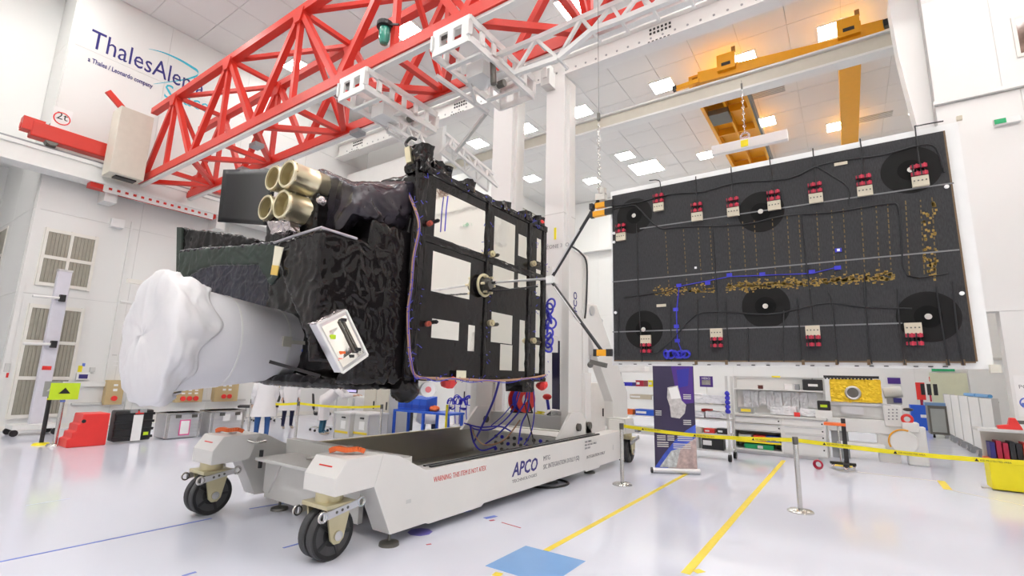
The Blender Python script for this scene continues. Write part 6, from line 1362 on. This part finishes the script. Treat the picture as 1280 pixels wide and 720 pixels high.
for k in range(5):
    y0 = 15.9+k*1.45; t = T('partition_panel', ['nearest white partition panel, beside the yellow tool stand', 'second nearest white partition panel', 'middle white partition panel of the row', 'fourth white partition panel of the row', 'farthest white partition panel, next to the grey trolley'][k], 'partition', (2.75, y0, 0), 'white mobile partitions')
    P('panel', G().box(2.72, 2.8, y0+.02, y0+1.43, .18, 1.5), STEELW, t); P('edge', G().box(2.70, 2.82, y0+.0, y0+.02, .14, 1.52), LGREY, t); P('edge', G().box(2.70, 2.82, y0+1.43, y0+1.45, .14, 1.52), LGREY, t)
    for yy in (y0+.2, y0+1.2): P('castor', G().box(2.6, 2.92, yy-.02, yy+.02, .1, .18).cyl((2.64, yy-.03, .06), (2.64, yy+.03, .06), .06, 10).cyl((2.88, yy-.03, .06), (2.88, yy+.03, .06), .06, 10), MGREY, t)
for k in range(2): item('blue_tube', G().cyl((2.76, 16.3+k*1.6, 1.56), (2.76, 17.8+k*1.6, 1.56), .045, 10), mat('sky_blue_tube', (.08, .30, .62), .4), ['nearer blue tube lying on the partition tops', 'farther blue tube lying on the partition tops'][k], 'tube')
# orange topped stand with reel
sx_0 = W(1035, 585, 'Y', 12.75).x; st_ = T('stand_cart', 'small black wheeled stand with orange-red top', 'stand', (sx_0, 12.75, 0)); zt_ = W(1050, 529, 'Y', 12.75).z; sxa, sxb = W(1030, 530, 'Y', 12.75).x, W(1057, 530, 'Y', 12.75).x
P('top', G().box(sxa, sxb, 12.6, 12.95, zt_-.05, zt_), ORANGE, st_); P('pillar', G().box(sxb-.08, sxb, 12.72, 12.8, .1, zt_+.1), BLACK, st_); P('pillar', G().cyl((sxa+.25, 12.76, .1), (sxa+.25, 12.76, zt_-.05), .02, 8), CHROME, st_); P('foot', G().box(sxa+.05, sxb+.12, 12.7, 12.8, .1, .15), BLACK, st_); P('foot', G().box(sxb-.1, sxb+.0, 12.4, 13.1, .101, .149), BLACK, st_); P('yellow_mat', G().box(sxb-.25, sxb+.05, 12.5, 12.68, .09, .1), YTAPE, st_)
for x, y in ((sxa+.1, 12.75), (sxb+.08, 12.75), (sxb-.05, 12.42), (sxb-.05, 13.08)): P('castor', G().cyl((x-.025, y, .05), (x+.025, y, .05), .05, 12), CHROME, st_)
p = FLR(1023, 587); item('cable_coil', G().torus((p.x, p.y, .1), (.3, 1, 0), .08, .02, 16, 6).torus((p.x+.01, p.y+.04, .1), (.2, 1, .1), .07, .018, 16, 6), CRIM, 'small coil of red and black cable by the stand', 'cable')
# yellow tool stand at the right edge
p = FLR(1266, 614); yx0, yx1, yy0, yy1 = 1.92, 2.55, 12.15, 12.6
zy = W(1256, 575, 'Y', yy0).z; ztp = W(1260, 537, 'Y', yy0).z
ts = T('tool_stand', 'yellow-based tool stand at the right edge', 'stand', (2.2, 12.4, 0))
P('base_bin', G().box(yx0, yx1, yy0, yy1, .02, zy-.06), YBELT, ts, bevel=.015); P('rim_band', G().box(yx0-.01, yx1+.01, yy0-.01, yy1+.01, zy-.06, zy), ORANGE, ts); P('table_top', G().box(yx0-.1, yx1+.1, yy0-.05, yy1, ztp-.05, ztp), LGREY, ts); P('rear_board', G().box(yx0, yx1, yy1-.04, yy1, zy, ztp-.05), BEIGE, ts); P('foot', G().box(yx0-.12, yx0, yy0+.1, yy0+.2, .0, .03), ALU, ts)
for k, m in enumerate((NAVY, CRIM, CRIM, BLACK, BLACK, REDP)): 
    x = yx0+.05+k*.085; item('binder', G().box(x, x+.07, yy0+.08, yy0+.36, zy+.001, zy+.28+.03*(k % 2)), m, ['navy binder at the left of the tool stand', 'crimson binder second from left in the tool stand', 'crimson binder third from left in the tool stand', 'black binder fourth from left in the tool stand', 'black binder fifth from left in the tool stand', 'red binder sixth from left in the tool stand'][k], 'binder', 'binders in the tool stand', bevel=.006)
x0 = W(1246, 530, 'Y', yy0+.1).x; cl_ = T('red_clamp', 'red clamp tool lying on the tool stand top', 'tool', (x0, yy0+.1, ztp)); P('body', G().prism([(x0, yy0+.05, ztp), (x0+.32, yy0+.05, ztp), (x0+.3, yy0+.05, ztp+.06), (x0+.24, yy0+.05, ztp+.2), (x0+.17, yy0+.05, ztp+.2), (x0+.14, yy0+.05, ztp+.08), (x0, yy0+.05, ztp+.06)], (0, .12, 0)), REDP, cl_, bevel=.01); P('grip', G().box(x0+.25, x0+.4, yy0+.07, yy0+.15, ztp+.1, ztp+.16), DARKST, cl_)
# poster on right wall
a = W(1266, 470, 'Y', YP); po = T('wall_poster', 'white poster with blue figures at the right edge', 'poster', (a.x, YP-.01, 1.2)); P('sheet', G().box(a.x, a.x+.75, YP-.012, YP-.001, 1.25, 2.0), PAPER, po)
for k in range(3): P('blue_figure', G().torus((a.x+.13+k*.22, YP-.014, 1.5), (0, 1, 0), .09, .012, 20, 4), BTAPE, po); P('blue_figure', G().box(a.x+.06+k*.22, a.x+.19+k*.22, YP-.015, YP-.012, 1.42, 1.5), BTAPE, po)
text('lettering', 'PORTIQUE', (a.x+.05, YP-.014, 1.76), (1, 0, 0), (0, 0, 1), .1, MKG, po)
# more small things on the dolly deck and crossmember
for k, (x, y, m, lab) in enumerate(((674, 511, YBELT, 'yellow cable loop on the dolly crossmember'), (690, 513, BLACK, 'black cable loop on the dolly crossmember beside the mast'))):
    p = W(x, y, 'Y', 8.68); g = G()
    for j in range(3): g.torus((p.x+.02*j, 8.68, zc+.015+.018*j), (rr.uniform(-.15, .15), rr.uniform(-.15, .15), 1), .10-.01*j, .011, 18, 5)
    tag(P('cable_loop', g, m, None, smooth=True), lab, 'cable')
for k, (x, lab) in enumerate(((608, 'white stop box at the left end of the crossmember'), (697, 'white stop box at the foot of the mast'))):
    p = W(x, 512, 'Y', 8.6); t = T('stop_box', lab, 'box', (p.x, 8.6, zc)); P('housing', G().box(p.x-.13, p.x+.13, 8.56, 8.64, zc, zc+.1), STEELW, t, bevel=.008); text('lettering', 'RE 0726', (p.x-.1, 8.558, zc+.035), (1, 0, 0), (0, 0, 1), .04, MKG, t)
